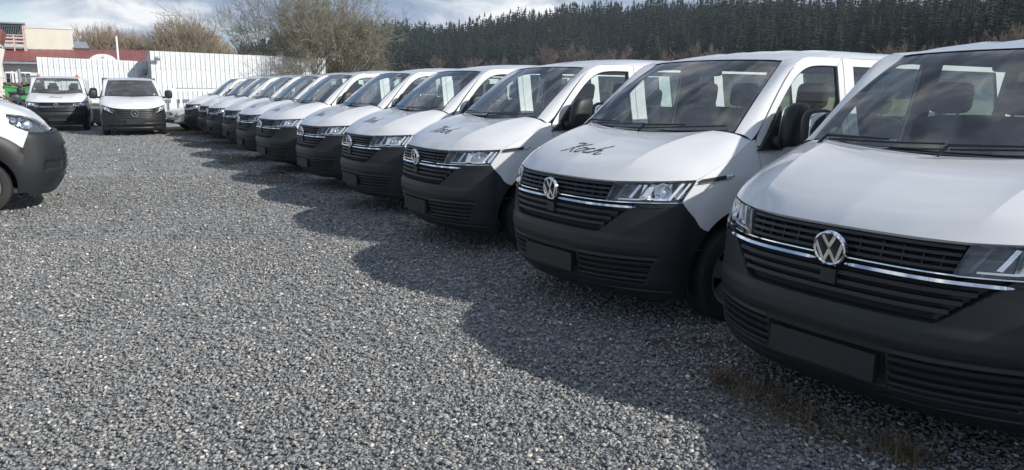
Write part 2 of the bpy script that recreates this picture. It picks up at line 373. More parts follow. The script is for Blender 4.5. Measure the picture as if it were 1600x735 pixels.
O_frame = _sh([(1.000, 1.205), (1.045, 1.275), (1.20, 1.475), (1.36, 1.662), (1.47, 1.756), (1.575, 1.803), (1.72, 1.8125), (2.085, 1.8135)])
I_frame = _sh([(1.075, 1.205), (1.120, 1.275), (1.265, 1.455), (1.405, 1.612), (1.505, 1.695), (1.615, 1.742), (1.76, 1.757), (2.020, 1.757)])

HD = np.array([(1.478, 0, 1.806), (1.485, .25, 1.804), (1.512, .46, 1.799), (1.532, .57, 1.795), (1.552, .645, 1.790), (1.585, .700, 1.802), (1.630, .745, 1.810), (1.664, .7675, 1.8125)])
def text_strokes():
    L = []
    L += [[(0.80, 1.0), (0.52, .52), (0.30, .16), (0.02, -0.04)], [(0.26, .93), (.46, 1.0), (.78, .99)], [(.46, .42), (.72, .60), (.98, .78), (1.30, .92)], [(.50, .44), (.60, .22), (.66, .0), (.78, -.02)]]
    L += [[(1.34, .46), (1.14, .44), (.96, .26), (.92, .04), (1.08, -.02), (1.30, .14), (1.42, .36), (1.34, .46)], [(1.36, .43), (1.52, .36), (1.64, .40)]]
    L += [[(1.92, .42), (1.80, .47), (1.62, .34), (1.52, .12), (1.60, -.02), (1.78, .02), (1.98, .16)]]
    L += [[(1.90, -.06), (2.14, .36), (2.44, .78), (2.66, 1.02)], [(2.00, .10), (2.24, .36), (2.44, .42), (2.42, .26), (2.28, .04), (2.40, -.04), (2.66, .10)]]
    return L

def hood_fn(zfn=lambda t: np.where(t < 3, .985, .985+(t-3)/3*.023), crease=1.0):
    t = np.linspace(0, 6, 49)
    zf = zfn(t)
    front = VW_.P(t, zf)
    xs = np.array([(.432, 1.008), (.55, 1.062), (.72, 1.132), (.85, 1.192), (.955, 1.242)])
    s_ = rs(xs, 40); sidec = VW_.side(s_[:, 0], s_[:, 1]); sidec[0] = front[-1]
    sidec = rs(sidec, 28, False)
    cl = rs([tuple(front[0])]+([(front[0][0]+.02, 0, .93)] if zf[0] < .95 else [])+[(.045, 0, 1.020), (.13, 0, 1.068), (.28, 0, 1.130), (.48, 0, 1.192), (.785, 0, 1.258)], 28)
    rear = rs([(.785, 0, 1.258), (.80, .25, 1.262), (.838, .52, 1.268), (.892, .775, 1.273), tuple(sidec[-1])], 49)
    P = coons(front, rear, cl, sidec)
    a = np.linspace(0, 1, 49)[:, None]; b = np.linspace(0, 1, 28)[None, :]
    P[..., 2] += 0.012*np.sin(np.pi*b)*(1-a*a)
    ac = .50+.10*b+.10*b*b                                       # a ridge runs from the lamp's inner corner back to the screen
    an = np.concatenate([np.linspace(0, 1, 30)[:-1, None]*ac, ac+(1-ac)*np.linspace(0, 1, 20)[:, None]], 0)   # one grid line on the ridge
    P = np.stack([np.stack([np.interp(an[:, j], a[:, 0], P[:, j, i]) for i in range(3)], -1) for j in range(28)], 1); a = an
    ridge = np.where(a < ac, np.exp(-np.maximum(ac-a, 0)/.26), 1-((a-ac)/(1-ac)))
    amp = crease*0.060*np.sin(np.pi*np.clip(b*0.86+0.04, 0, 1))**0.7*np.minimum(1, b*8)
    P[..., 2] += amp*ridge
    return P
HOOD_A = hood_fn()
HOOD_B = hood_fn(lambda t: np.where(t < 3.4, .872+.03*(t/3.4)**2, .902+(t-3.4)/2.6*.106), .3)
def hood_at(x, y):
    q = HOOD_A.reshape(-1, 3); d = (q[:, 0]-x)**2+(q[:, 1]-abs(y))**2; k = np.argsort(d)[:4]; w_ = 1/(d[k]+1e-6); return float((q[k, 2]*w_).sum()/w_.sum())

def sweep_bar(mb, W, ts, zc, h, d0, d1, taper=0.0, slope=0.0):
    """bar following the nose: ts array, height h at zc(t), from offset d0 (back) to d1 (front)"""
    ts = np.asarray(ts, float); n_ = len(ts); zc = np.broadcast_to(zc, (n_,)).astype(float); hh = np.full(n_, h/2)
    if taper: 
        e_ = np.minimum(1, np.minimum(np.abs(ts-ts[0]), np.abs(ts[-1]-ts))/taper+0.18); hh = hh*np.clip(e_, 0.18, 1)
    A = W.off(ts, zc-hh, np.full(n_, d0)); B = W.off(ts, zc-hh*0.75-slope*h, np.full(n_, d1)); C = W.off(ts, zc+hh*0.55, np.full(n_, d1-slope*0.02)); D = W.off(ts, zc+hh, np.full(n_, d0))
    ring = np.stack([A, B, C, D], 1).reshape(-1, 3)
    F = [(i*4+j, i*4+(j+1) % 4, (i+1)*4+(j+1) % 4, (i+1)*4+j) for i in range(n_-1) for j in range(4)]
    F += [(0, 3, 2, 1), tuple((n_-1)*4+j for j in range(4))]
    mb.add(ring, F)

def bumper_grid(W, ztop, zbot, zside, disp, nu=320, nv=124, zm=.615, archf=None):
    u = np.linspace(-1, 1, nu); v = np.linspace(0, 1, nv); zmap = lambda top: np.where(v < .68, zbot+(zm-zbot)*v/.68, zm+(top-zm)*(v-.68)/.32)
    ze = zmap(zside)
    te = W.t_of(archf(ze), ze)
    Tt = u[:, None]*te[None, :]
    zt = ztop(np.abs(Tt)); Z = zmap(zt)
    P0 = W.P(Tt, Z); D = disp(P0, Z, Tt)
    return W.off(Tt, Z, D)

def van_bumper_disp(P, Z, T):
    y = np.abs(P[..., 1]); D = np.zeros(y.shape)
    hw = .47+(Z-.655)/(.815-.655)*.17                         # lower grille opening
    m_ = sst(0, .016, hw-y)*sst(.648, .662, Z)
    D -= .040*m_
    inl = sst(.318, .330, Z)*(1-sst(.472, .484, Z))             # intake band
    a = inl*(1-sst(.285, .295, y)); D -= .018*a
    outer = .80-(.478-Z)*.35
    b = inl*sst(.305, .315, y)*sst(0, .012, outer-y)
    ph = (Z-.324)/.0395
    D -= b*(.012+.012*np.clip(np.cos(2*np.pi*ph)*3.0, -1, 1))
    c = sst(.268, .274, Z)*(1-sst(.282, .288, Z))*sst(.2, .3, y)*(1-sst(.84, .86, y)); D -= .006*c
    e = sst(.49, .50, Z)*(1-sst(.508, .52, Z))*sst(.30, .34, y)*(1-sst(.80, .82, y)); D -= .005*e
    bl = sst(.50, .56, Z)*(1-sst(.60, .65, Z)); D += .012*bl*(1-sst(.6, .9, y))
    return D

def wheel(parent, c, sgn, r=WR, wdt=.205):
    """c: hub centre on the outer face; sgn +1: outer side is +y"""
    k = 1 if sgn > 0 else -1
    prof = [(r*.66, -wdt*.5), (r*.80, -wdt*.52), (r*.95, -wdt*.47), (r*.995, -wdt*.36), (r, -wdt*.2), (r*.985, -wdt*.19), (r*.985, -wdt*.17), (r, -wdt*.16), (r, 0), (r*.985, .008), (r*.985, .018), (r, .02), (r, wdt*.2), (r*.995, wdt*.36), (r*.95, wdt*.47), (r*.82, wdt*.53), (r*.70, wdt*.5), (r*.66, wdt*.42)]
    mb = MB(); cy = c[1]-k*wdt*.5
    mb.lathe([(a, k*b) for a, b in prof], (c[0], cy, c[2]), 'y', 40)
    ty = mb.build('wheel', M_rubber, parent)
    mb = MB()
    mb.lathe([(r*.67, k*wdt*.40), (r*.655, k*wdt*.46), (r*.62, k*wdt*.44), (r*.60, k*wdt*.30), (r*.60, -k*wdt*.4)], (c[0], cy, c[2]), 'y', 40)
    # spokes
    for i in range(5):
        th = 2*math.pi*i/5+0.3
        ca, sa = math.cos(th), math.sin(th)
        pr = [(r*.13, -r*.20), (r*.60, -r*.20), (r*.60, r*.20), (r*.13, r*.20)]
        V = []
        for h in (wdt*.24, wdt*.38):
            for rr, w_ in pr:
                w2 = w_*(0.55+0.45*rr/(r*.6)); hh = h+(0.02 if rr < r*.3 else 0)
                V.append((c[0]+rr*ca-w2*sa, cy+k*hh, c[2]+rr*sa+w2*ca))
        mb.add(V, [(0, 1, 2, 3), (4, 7, 6, 5), (0, 4, 5, 1), (1, 5, 6, 2), (2, 6, 7, 3), (3, 7, 4, 0)])
    mb.lathe([(0.0, k*wdt*.47), (r*.12, k*wdt*.46), (r*.19, k*wdt*.40), (r*.2, k*wdt*.2)], (c[0], cy, c[2]), 'y', 24)
    mb.build('rim', M_rim, ty)
    mb = MB(); mb.lathe([(0.0, k*wdt*.1), (r*.6, k*wdt*.1)], (c[0], cy, c[2]), 'y', 24); mb.build('brake_disc', M_dark, ty)
    return ty

def headlight(parent, W, sgn, t0=3.03, t1=5.97, zb=lambda a: .857+.013*a, zt=lambda a: .978+.022*a):
    nu, nv = 19, 9
    a = np.linspace(0, 1, nu)[:, None]*np.ones((1, nv)); b = np.ones((nu, 1))*np.linspace(0, 1, nv)[None]
    def S(a, b, d):
        a = np.asarray(a, float); b = np.asarray(b, float); z = zb(a)+(zt(a)-zb(a))*b
        tt = t0+(t1-t0)*a+(b-.5)*.10*(1-a)
        return W.off(sgn*tt, z, np.broadcast_to(d, a.shape))
    mb = MB(); lens = S(a, b, .003+.006*np.sin(np.pi*a)*np.sin(np.pi*b)); mb.grid(lens, .02)
    hl = mb.build('headlight', M_lens, parent)
    mb = MB(); back = S(a, b, -.085+.02*a); mb.grid(back)
    for e0, e1 in ((S(a[0], b[0], -.002), back[0]), (S(a[-1], b[-1], -.002), back[-1]), (S(a[:, 0], b[:, 0], -.002), back[:, 0]), (S(a[:, -1], b[:, -1], -.002), back[:, -1])):
        k = len(e0); mb.add(np.concatenate([e0, e1]), [(i, i+1, k+i+1, k+i) for i in range(k-1)])
    mb.build('lamp_housing', M_lampgrey, hl)
    A3, B3 = np.meshgrid(np.linspace(.38, .985, 16), np.linspace(.16, .96, 6), indexing='ij')
    mb = MB(); mb.grid(S(A3, B3, -.050+.014*np.cos(A3*38))); mb.build('reflector_panel', M_refl, hl)
    def quadstrip(pts, w_, d, name, mat, th=.012):
        """pts in (a,b), polyline swept as a ribbon of width w_ in b/a units"""
        m2 = MB(); pts = rs(pts, 10, False); aa = pts[:, 0]; bb = pts[:, 1]
        ta = np.gradient(aa); tb = np.gradient(bb); L = np.hypot(ta*3, tb)+1e-9; na, nb = -tb/L/3, ta*3/L
        p0 = S(aa+na*w_/2, bb+nb*w_/2, d); p1 = S(aa-na*w_/2, bb-nb*w_/2, d); q0 = S(aa+na*w_/2, bb+nb*w_/2, d-th); q1 = S(aa-na*w_/2, bb-nb*w_/2, d-th)
        k = len(p0); ring = np.stack([p0, p1, q1, q0], 1).reshape(-1, 3)
        m2.add(ring, [(i*4+j, i*4+(j+1) % 4, (i+1)*4+(j+1) % 4, (i+1)*4+j) for i in range(k-1) for j in range(4)]+[(0, 3, 2, 1), tuple((k-1)*4+j for j in range(4))])
        m2.build(name, mat, hl, smooth=False)
    quadstrip([(.10, .1), (.16, .95)], .10, -.025, 'lamp_divider', M_lampgrey)
    quadstrip([(.27, .22), (.345, .92)], .13, -.03, 'lamp_divider', M_refl)
    quadstrip([(.14, .13), (.42, .13), (.52, .24), (.60, .13), (.78, .13)], .07, -.015, 'light_guide', M_drl)
    quadstrip([(.80, .10), (.86, .92)], .13, -.012, 'light_guide', M_drl)
    quadstrip([(.45, .28), (.52, .92)], .24, -.028, 'reflector_panel', M_drl)
    quadstrip([(.915, .15), (.955, .92)], .10, -.02, 'reflector_panel', M_drl)
    c = S(np.array([.67]), np.array([.55]), -.040)[0]; n_ = S(np.array([.67]), np.array([.55]), -.030)[0]-c; n_ /= np.linalg.norm(n_)
    n_ = n_*0.8+np.array([-1, 0, 0])*0.2; n_ /= np.linalg.norm(n_)
    ax = np.cross(n_, [0, 0, 1]); ax /= np.linalg.norm(ax); ay = np.cross(ax, n_)
    def disc(prof, name, mat):
        m2 = MB(); V = []
        for j in range(20):
            th = 2*math.pi*j/20
            for r_, h in prof: V.append(c+n_*h+r_*(math.cos(th)*ax+math.sin(th)*ay))
        k = len(prof); m2.add(V, [(j*k+i, j*k+i+1, ((j+1) % 20)*k+i+1, ((j+1) % 20)*k+i) for j in range(20) for i in range(k-1)]); m2.build(name, mat, hl)
    disc([(0.002, -.02), (.02, -.017), (.038, -.003), (.050, .022), (.054, .022), (.054, .01)], 'reflector_bowl', M_refl)
    disc([(0.001, .022), (.010, .020), (.013, .01), (.013, -.02)], 'bulb_cap', M_drl)
    return hl

def vw_badge(parent, c, r=.081, tilt=R(8)):
    Rm = roty(-tilt); cc = np.array(c)
    def xf(mb):
        mb.v = [v@Rm.T+cc for v in mb.v]; return mb
    mb = MB(); mb.lathe([(r*.80, .0), (r*.82, -.016), (r*.90, -.021), (r*.98, -.016), (r, 0.0)], (0, 0, 0), 'x', 40)
    badge = xf(mb).build('badge', M_chrome, parent)
    mb = MB(); mb.lathe([(0, -.006), (r*.84, -.006)], (0, 0, 0), 'x', 32); xf(mb).build('badge_backing', M_gloss, badge)
    def stroke(pts, w_, mb):
        pts = np.array(pts, float); k = len(pts); L, Rr = [], []
        for i in range(k):
            d0 = pts[i]-pts[i-1] if i else pts[1]-pts[0]; d1 = pts[i+1]-pts[i] if i < k-1 else d0
            d0 = d0/np.linalg.norm(d0); d1 = d1/np.linalg.norm(d1); n0 = np.array([-d0[1], d0[0]]); n1 = np.array([-d1[1], d1[0]]); m_ = n0+n1; m_ /= np.linalg.norm(m_); s_ = min(2.2, 1/max(.3, m_@n0))
            L.append(pts[i]+m_*w_/2*s_); Rr.append(pts[i]-m_*w_/2*s_)
        for i in range(k-1):
            q = [L[i], L[i+1], Rr[i+1], Rr[i]]
            V = [(x_, -p_[0]*r, p_[1]*r) for x_ in (-.017, -.004) for p_ in q]
            mb.add(V, [(0, 1, 2, 3), (4, 7, 6, 5), (0, 4, 5, 1), (1, 5, 6, 2), (2, 6, 7, 3), (3, 7, 4, 0)])
    mb = MB(); stroke([(-.40, .80), (0, .13), (.40, .80)], .19, mb); xf(mb).build('badge_letter', M_chrome, badge, smooth=False)
    mb = MB(); stroke([(-.80, .36), (-.36, -.76), (0, -.06), (.36, -.76), (.80, .36)], .19, mb); xf(mb).build('badge_letter', M_chrome, badge, smooth=False)
    return badge

def mirror_part(parent, sgn, folded):
    """sgn -1: -y flank"""
    mb = MB()
    sail = [(.985, 1.175), (1.235, 1.170), (1.265, 1.30), (1.295, 1.465), (1.14, 1.29), (1.03, 1.20)]
    V = [];  k = len(sail)
    for d in (.022, -.01):
        for x_, z_ in sail: q = VW_.side(np.array([x_]), np.array([z_]), d)[0]; V.append((q[0], q[1]*sgn, q[2]))
    mb.add(V, [tuple(range(k)), tuple(range(k, 2*k))[::-1]]+[(i, (i+1) % k, k+(i+1) % k, k+i) for i in range(k)])
    yb = .90*sgn
    if folded:
        mb.blob((1.20, yb+sgn*.035, 1.225), (.16, .09, .09), 10, 8, .8, .8)
        if sgn > 0: mb.blob((1.285, yb+.110, 1.33), (.23, .105, .26), 18, 14, .62, .75, rot=rotz(-R(24)))
        else: mb.blob((1.285, yb+sgn*.085, 1.345), (.25, .125, .30), 18, 14, .62, .75, rot=rotz(-sgn*R(8)), shear=(.28, 0))
    else:
        mb.blob((1.16, yb+sgn*.07, 1.235), (.11, .20, .07), 10, 8, .8, .8)
        mb.blob((1.185, yb+sgn*.205, 1.335), (.125, .245, .29), 18, 14, .62, .72, rot=rotz(sgn*R(8)))
    o = mb.build('wing_mirror', M_plast, parent, angle=50)
    mb = MB()
    if folded and sgn > 0: mb.blob((1.285-.407*.050, yb+.110-.914*.050, 1.335), (.185, .016, .205), 16, 10, .4, .5, rot=rotz(-R(24)))
    elif folded: mb.blob((1.295, yb+sgn*.018, 1.35), (.20, .016, .235), 16, 10, .4, .5, rot=rotz(-sgn*R(8)), shear=(.28, 0))
    else: mb.blob((1.247, yb+sgn*.212, 1.335), (.012, .20, .24), 16, 10, .4, .5, rot=rotz(sgn*R(8)))
    mb.build('mirror_glass', M_mirr, o)
    return o

def nose_a(root, W, C):
    # ---------------- bumper
    ztop = lambda t: np.where(t < 2.9, .815, np.where(t < 3.3, .815+(t-2.9)/.4*.028, np.where(t < 6, .843+(t-3.3)/2.7*.022, .865-(t-6)/2.05*.197)))
    P = bumper_grid(W, ztop, .205, .668, van_bumper_disp, archf=arch_x)
    mb = MB(); mb.grid(P, .03, C, 'lr')
    e = P[:, 0]; e2 = e.copy(); e2[:, 0] += .22; e2[:, 1] *= .8; k = len(e)
    mb.add(np.concatenate([e, e2]), [(i, i+1, k+i+1, k+i) for i in range(k-1)])
    bump = mb.build('bumper', M_plast, root)
    mb = MB(); mb.box((-.050, 0, .405), (.03, .53, .125)); pl = mb.build('plate_holder', M_plast, root, smooth=False)
    for k in range(9):
        mb = MB(); mb.box((-.0655, -.24+.06*k, .405), (.005, .012, .105)); mb.build('plate_holder_rib', M_plast, pl, smooth=False)
    mb = MB(); mb.box((-.066, 0, .347), (.012, .52, .008)); mb.build('plate_holder_rib', M_plast, pl, smooth=False)
    # ---------------- grilles
    tt = np.linspace(-3.05, 3.05, 41)
    mb = MB(); zz = np.linspace(.80, .985, 5)
    mb.grid(W.off(tt[:, None]*np.ones((1, 5)), np.ones((41, 1))*zz[None], np.full((41, 5), -.045)))
    gb = mb.build('upper_grille', M_dark, root)
    for zc in (.966, .937, .908, .879):
        mb = MB(); sweep_bar(mb, W, tt*.985, zc, .017, -.045, -.006, slope=.15); mb.build('slat', M_grille, gb, smooth=False)
    for i in range(-5, 6):
        if i == 0: continue
        mb = MB(); t_ = i*.52; sweep_bar(mb, W, np.array([t_-.02, t_+.02]), .92, .10, -.045, -.02); mb.build('grille_rib', M_grille, gb, smooth=False)
    mb = MB()
    tl = np.linspace(-3.2, 3.2, 41); zz = np.linspace(.665, .81, 5)
    mb.grid(W.off(tl[:, None]*np.ones((1, 5))*(.80+.2*(zz[None]-.665)/.145), np.ones((41, 1))*zz[None], np.full((41, 5), -.034)))
    lg = mb.build('lower_grille', M_dark, root)
    for zc, te in ((.786, 3.50), (.746, 3.25), (.706, 3.0)):
        mb = MB(); sweep_bar(mb, W, np.linspace(-te, te, 41), zc, .021, -.045, -.004, slope=.2); mb.build('slat', M_plast, lg, smooth=False)
    mb = MB(); mb.box((-.034, 0, .760), (.03, .075, .065)); mb.build('sensor_cover', M_grille, root, smooth=False)
    mb = MB(); sweep_bar(mb, W, tt*1.0, .8545, .008, -.02, .004); mb.build('chrome_strip', M_chrome, root)
    for s_ in (-1, 1):
        mb = MB(); sweep_bar(mb, W, s_*np.linspace(.34, 4.12, 40)[::(1 if s_ > 0 else -1)], .829, .0155, -.012, .010, taper=.25, slope=.22); mb.build('chrome_strip', M_chrome, root)
    vw_badge(root, (-.040, 0, .885))
    # ---------------- headlights, lower lamps, indicators
    for s_ in (-1, 1):
        headlight(root, W, s_)
        mb = MB(); sweep_bar(mb, W, s_*np.linspace(3.05, 5.95, 24), .853+np.linspace(0, .012, 24), .008, -.02, .006); mb.build('chrome_strip', M_chrome, root)
        mb = MB(); sweep_bar(mb, W, s_*np.linspace(4.15, 5.75, 20), .838, .024, -.02, .004, taper=.5); mb.build('fog_strip', M_gloss, root)
        ts = np.linspace(6.10, 8.0, 14); zc = .997+np.linspace(0, .026, 14)
        mb = MB(); sweep_bar(mb, W, s_*ts, zc, .040, -.02, .007, taper=.1); ind = mb.build('side_indicator', M_grille, root)
        mb = MB(); sweep_bar(mb, W, s_*np.linspace(7.62, 7.93, 6), .997+.026*(np.linspace(7.62, 7.93, 6)-6.22)/1.78, .026, .004, .010); mb.build('indicator_lens', M_refl, ind)
        mb = MB(); sweep_bar(mb, W, s_*ts[:12], zc[:12]-.016, .005, .004, .010); mb.build('indicator_trim', M_chrome, ind)

def bonnet_lettering(root):
    # lettering
    mb = MB(); tw, th_ = .43, .140
    for st in text_strokes():
        q = rs(st, 16); d = np.gradient(q, axis=0); d /= np.linalg.norm(d, axis=1, keepdims=True)+1e-9; n_ = np.stack([-d[:, 1], d[:, 0]], -1)
        wv = (.030+.026*np.abs(d[:, 0]))[:, None]*np.sin(np.linspace(.5, math.pi-.5, 16))[:, None]**.4
        for i in range(15):
            V = []
            for pnt in (q[i]+n_[i]*wv[i], q[i+1]+n_[i+1]*wv[i+1], q[i+1]-n_[i+1]*wv[i+1], q[i]-n_[i]*wv[i]):
                yy = .03+tw/2-pnt[0]/2.66*tw; xx = .23+pnt[1]*th_
                V.append((xx, yy, hood_at(xx, yy)+.003))
            mb.add(V, [(0, 1, 2, 3)])
    mb.build('bonnet_lettering', M_ink, root)

def nose_b(root, W, C):
    """rounded nose: shield grille with a ring star, swept lamps, all-black bumper"""
    gb = lambda t: .535+.325*(np.minimum(t, 3.45)/3.45)**5
    ztop = lambda t: np.where(t < 3.45, gb(t)-.012, np.where(t < 3.9, .70+(3.9-t)*.15, np.where(t < 6, .70+(t-3.9)/2.1*.165, .865-(t-6)/2.05*.197)))
    def disp(P, Z, T):
        y = np.abs(P[..., 1]); D = np.zeros(y.shape)
        D -= .03*sst(.255, .27, Z)*(1-sst(.335, .35, Z))*(1-sst(.52, .55, y))
        D -= .02*sst(.27, .28, Z)*(1-sst(.36, .37, Z))*sst(.58, .60, y)*(1-sst(.72, .75, y))
        D += .014*sst(.35, .37, Z)*(1-sst(.40, .43, Z))
        D += .012*(1-sst(.23, .25, Z)); return D
    P = bumper_grid(W, ztop, .20, .668, disp, 150, 60, .47, archf=arch_x)
    mb = MB(); mb.grid(P, .03, C, 'lru'); e = P[:, 0]; e2 = e.copy(); e2[:, 0] += .22; e2[:, 1] *= .8; k = len(e)
    mb.add(np.concatenate([e, e2]), [(i, i+1, k+i+1, k+i) for i in range(k-1)]); mb.build('bumper', M_plast, root)
    mb = MB(); mb.box((-.072, 0, .46), (.03, .54, .155)); mb.build('plate_holder', M_grille, root, smooth=False)
    tt = np.linspace(-3.4, 3.4, 45)
    mb = MB(); zz = np.linspace(0, 1, 7); Z0 = gb(np.abs(tt))[:, None]*(1-zz)+.874*zz; mb.grid(W.off(tt[:, None]*np.ones((1, 7)), Z0, np.full((45, 7), -.03))); g_ = mb.build('upper_grille', M_grille, root)
    for zc, te in ((.82, 3.15), (.75, 2.95), (.68, 2.7), (.61, 2.3)):
        mb = MB(); sweep_bar(mb, W, np.linspace(-te, te, 31), zc, .026, -.035, .002, slope=.2); mb.build('slat', M_plast, g_, smooth=False)
    mb = MB(); tb = np.linspace(-3.42, 3.42, 61); sweep_bar(mb, W, tb, gb(np.abs(tb))-.004, .014, -.01, .010); mb.build('grille_trim', M_lampgrey, g_)
    mb = MB(); c = (-.075, 0, .735); mb.lathe([(.092, 0), (.094, -.012), (.102, -.016), (.110, -.012), (.112, 0), (.092, 0)], c, 'x', 36); bd = mb.build('badge', M_chrome, root)
    for a in (math.pi/2, math.pi/2+2*math.pi/3, math.pi/2-2*math.pi/3):
        mb = MB(); d = np.array([math.cos(a), math.sin(a)]); n_ = np.array([-d[1], d[0]]); q = [n_*.016, d*.098, -n_*.016, -d*.012]
        V = [(c[0]-.004, c[1]+p_[0], c[2]+p_[1]) for p_ in q]+[(c[0]-.016, c[1]+d[0]*.03, c[2]+d[1]*.03)]
        mb.add(V, [(0, 1, 4), (1, 2, 4), (2, 3, 4), (3, 0, 4), (3, 2, 1, 0)]); mb.build('star_point', M_chrome, bd, smooth=False)
    for s_ in (-1, 1):
        headlight(root, W, s_, 3.55, 5.95, lambda a: .715+.155*a, lambda a: .885+.115*a)

def make_van(style='A'):
    root = empty('passenger_van' if style == 'A' else 'cargo_van')
    HOOD = HOOD_A if style == 'A' else HOOD_B
    W = VW_
    C = (2.2, 0, .85)
    (nose_a if style == 'A' else nose_b)(root, W, C)
    # ---------------- bonnet
    full = np.concatenate([HOOD[::-1][:-1]*np.array([1, -1, 1]), HOOD]); full = full.copy()
    mb = MB(); mb.grid(full, .02, C); mb.build('bonnet', M_white, root, angle=11)
    if style == 'A': bonnet_lettering(root)
    # cowl
    mb = MB(); u = np.linspace(-1, 1, 31)
    a_ = catmull(HOOD[:, -1], np.abs(u)*48*.965)*np.stack([np.ones(31), np.where(u < 0, -1, 1), np.ones(31)], -1)-np.array([-.004, 0, .004])
    b_ = ws_point(u*.985, np.zeros(31))+np.array([.03, 0, -.012])
    mb.grid(np.stack([a_, (a_+b_)/2-np.array([0, 0, .006]), b_], 1), 0, C); mb.build('cowl', M_grille, root)
    # wipers
    for (y0, y1, v0, v1) in ((.62, -.02, .012, .055), (-.06, -.70, .012, .060)):
        mb = MB(); yy = np.linspace(y0, y1, 14); pts = ws_point(yy/.78, np.linspace(v0, v1, 14)); pts = pts+np.array([-.016, 0, .014])
        mb.tube(pts, .0055, 6); wp = mb.build('wiper', M_plast, root)
        mb = MB(); pt2 = np.array([pts[0]+np.array([-.06, .03, -.03]), pts[0]+np.array([-.025, 0, .022]), pts[7]+np.array([-.006, 0, .016])]); mb.tube(pt2, [.011, .009, .006], 6); mb.build('wiper_arm', M_plast, wp)
    # ---------------- windscreen
    u = np.linspace(-1, 1, 41); v = np.linspace(0, 1, 15); U, V_ = np.meshgrid(u, v, indexing='ij')
    mb = MB(); mb.grid(ws_point(U*.985, .015+V_*.97)); wsn = mb.build('windscreen', M_wind, root)
    mb = MB()
    def band(f0, f1, nu):
        mb.grid(np.stack([f0, f1], 1)-np.array([-.001, 0, .0015]), 0, C)
    band(ws_point(u*.985, np.full(41, .012)), ws_point(u*.94, np.full(41, .07)), 41)
    band(ws_point(u*.985, np.full(41, .988)), ws_point(u*.95, np.full(41, .945)), 41)
    for s_ in (-1, 1): band(ws_point(np.full(15, s_*.985), v), ws_point(np.full(15, s_*.945), v), 15)
    mb.build('windscreen_seal', M_gloss, wsn)
    # ---------------- flanks
    A = 28
    for s_ in (-1, 1):
        mir = np.array([1, s_, 1])
        # fender
        lowc = np.concatenate([rs(np.stack([np.linspace(6.0, W.t_of(np.array([arch_x(.668)]), np.array([.668]))[0], 10), np.linspace(.868, .668, 10)], 1), 14, False)])
        th = np.linspace(math.pi-math.asin((.668-.35)/ARCH), math.acos((1.0-WCX)/ARCH), 22)[1:]
        ax_, az_ = WCX+ARCH*np.cos(th), .35+ARCH*np.sin(th)
        arc = np.stack([W.t_of(ax_, az_), az_], 1)
        lowc = np.concatenate([lowc, arc]); n0 = len(lowc)
        xs = rs([(.432, 1.008), (.55, 1.062), (.72, 1.132), (.85, 1.192), (.955, 1.242), (.998, 1.248)], n0)
        upc = np.stack([W.t_of(xs[:, 0], xs[:, 1]-.003), xs[:, 1]-.003], 1)
        tr = W.t_of(np.array([1.0]), np.array([1.0]))[0]
        d0 = np.stack([np.full(16, 6.0), np.linspace(.868, upc[0, 1], 16)], 1); d1z = np.linspace(lowc[-1, 1], upc[-1, 1], 16); d1 = np.stack([W.t_of(np.full(16, .998), d1z), d1z], 1)
        upc[0, 0] = 6.0
        TZ = coons(lowc, upc, d0, d1); Pf = W.P(TZ[..., 0], TZ[..., 1])*mir
        mb = MB(); mb.grid(Pf, .022, C)
        th = np.linspace(math.acos((1.0-WCX)/ARCH), R(-12), 16)
        st = np.stack([np.stack([WCX+r_*np.cos(th), .35+r_*np.sin(th)], -1) for r_ in (ARCH, ARCH+.035)], 1)
        Ps = W.side(np.minimum(st[..., 0], 9), st[..., 1])*mir; mb.grid(Ps, .02, C)
        mb.build('fender', M_white, root)
        # front wheel arch liner
        mb = MB(); th = np.linspace(R(-15), R(195), 26)
        L_ = np.stack([np.stack([WCX+(ARCH-.005)*np.cos(th), np.full(26, yy)*s_, .35+(ARCH-.005)*np.sin(th)], -1) for yy in (.90, .62)], 1); mb.grid(L_)
        mb.add(np.concatenate([L_[:, 1], [[WCX, .62*s_, .35]]]), [(i, i+1, 26) for i in range(25)])
        mb.build('wheel_arch_liner', M_dark, root)
        # front door
        left = rs([(1.003, 1.196), (1.010, 1.0), (1.020, .815), (1.06, .80), (1.18, .705), (1.285, .56), (1.335, .40), (1.345, .27)], 24)
        top = rs([(1.003, 1.196), (2.09, 1.20)], 20); right = rs([(2.09, 1.20), (2.09, .27)], 24); bot = rs([(1.345, .27), (2.09, .27)], 20)
        XZ = coons(top, bot, left, right); Pd = W.side(XZ[..., 0], XZ[..., 1])
        Pd[..., 1] -= .010*np.exp(-((XZ[..., 1]-.985)/.012)**2)
        mb = MB(); mb.grid(Pd*mir, .02, C)
        O = rs(O_frame, A); I = rs(I_frame, A)
        Pr = np.stack([W.side(O[:, 0], O[:, 1]), W.side((O[:, 0]+I[:, 0])/2, (O[:, 1]+I[:, 1])/2), W.side(I[:, 0], I[:, 1], -.004)], 1)
        mb.grid(Pr*mir, .018, C)
        q = np.array([[(2.09, 1.8135), (2.09, 1.2)], [(2.022, 1.757), (2.022, 1.2)]]); qq = np.stack([rs(q[0], 8), rs(q[1], 8)], 1); mb.grid(W.side(qq[..., 0], qq[..., 1])*mir, .018, C)
        dr = mb.build('door', M_white, root)
        gl = rs([(1.08, 1.205)]+[tuple(p_) for p_ in I[1:-1]]+[(2.018, 1.755)], 24, False); gb_ = rs([(1.08, 1.203), (2.018, 1.203)], 24)
        mb = MB(); XZg = np.stack([gl*(1-k)+np.stack([gl[:, 0], gb_[:, 1]], -1)*k for k in np.linspace(0, 1, 8)], 1)
        mb.grid(W.side(XZg[..., 0], XZg[..., 1], -.014)*mir); mb.build('window_glass', M_glass, dr)
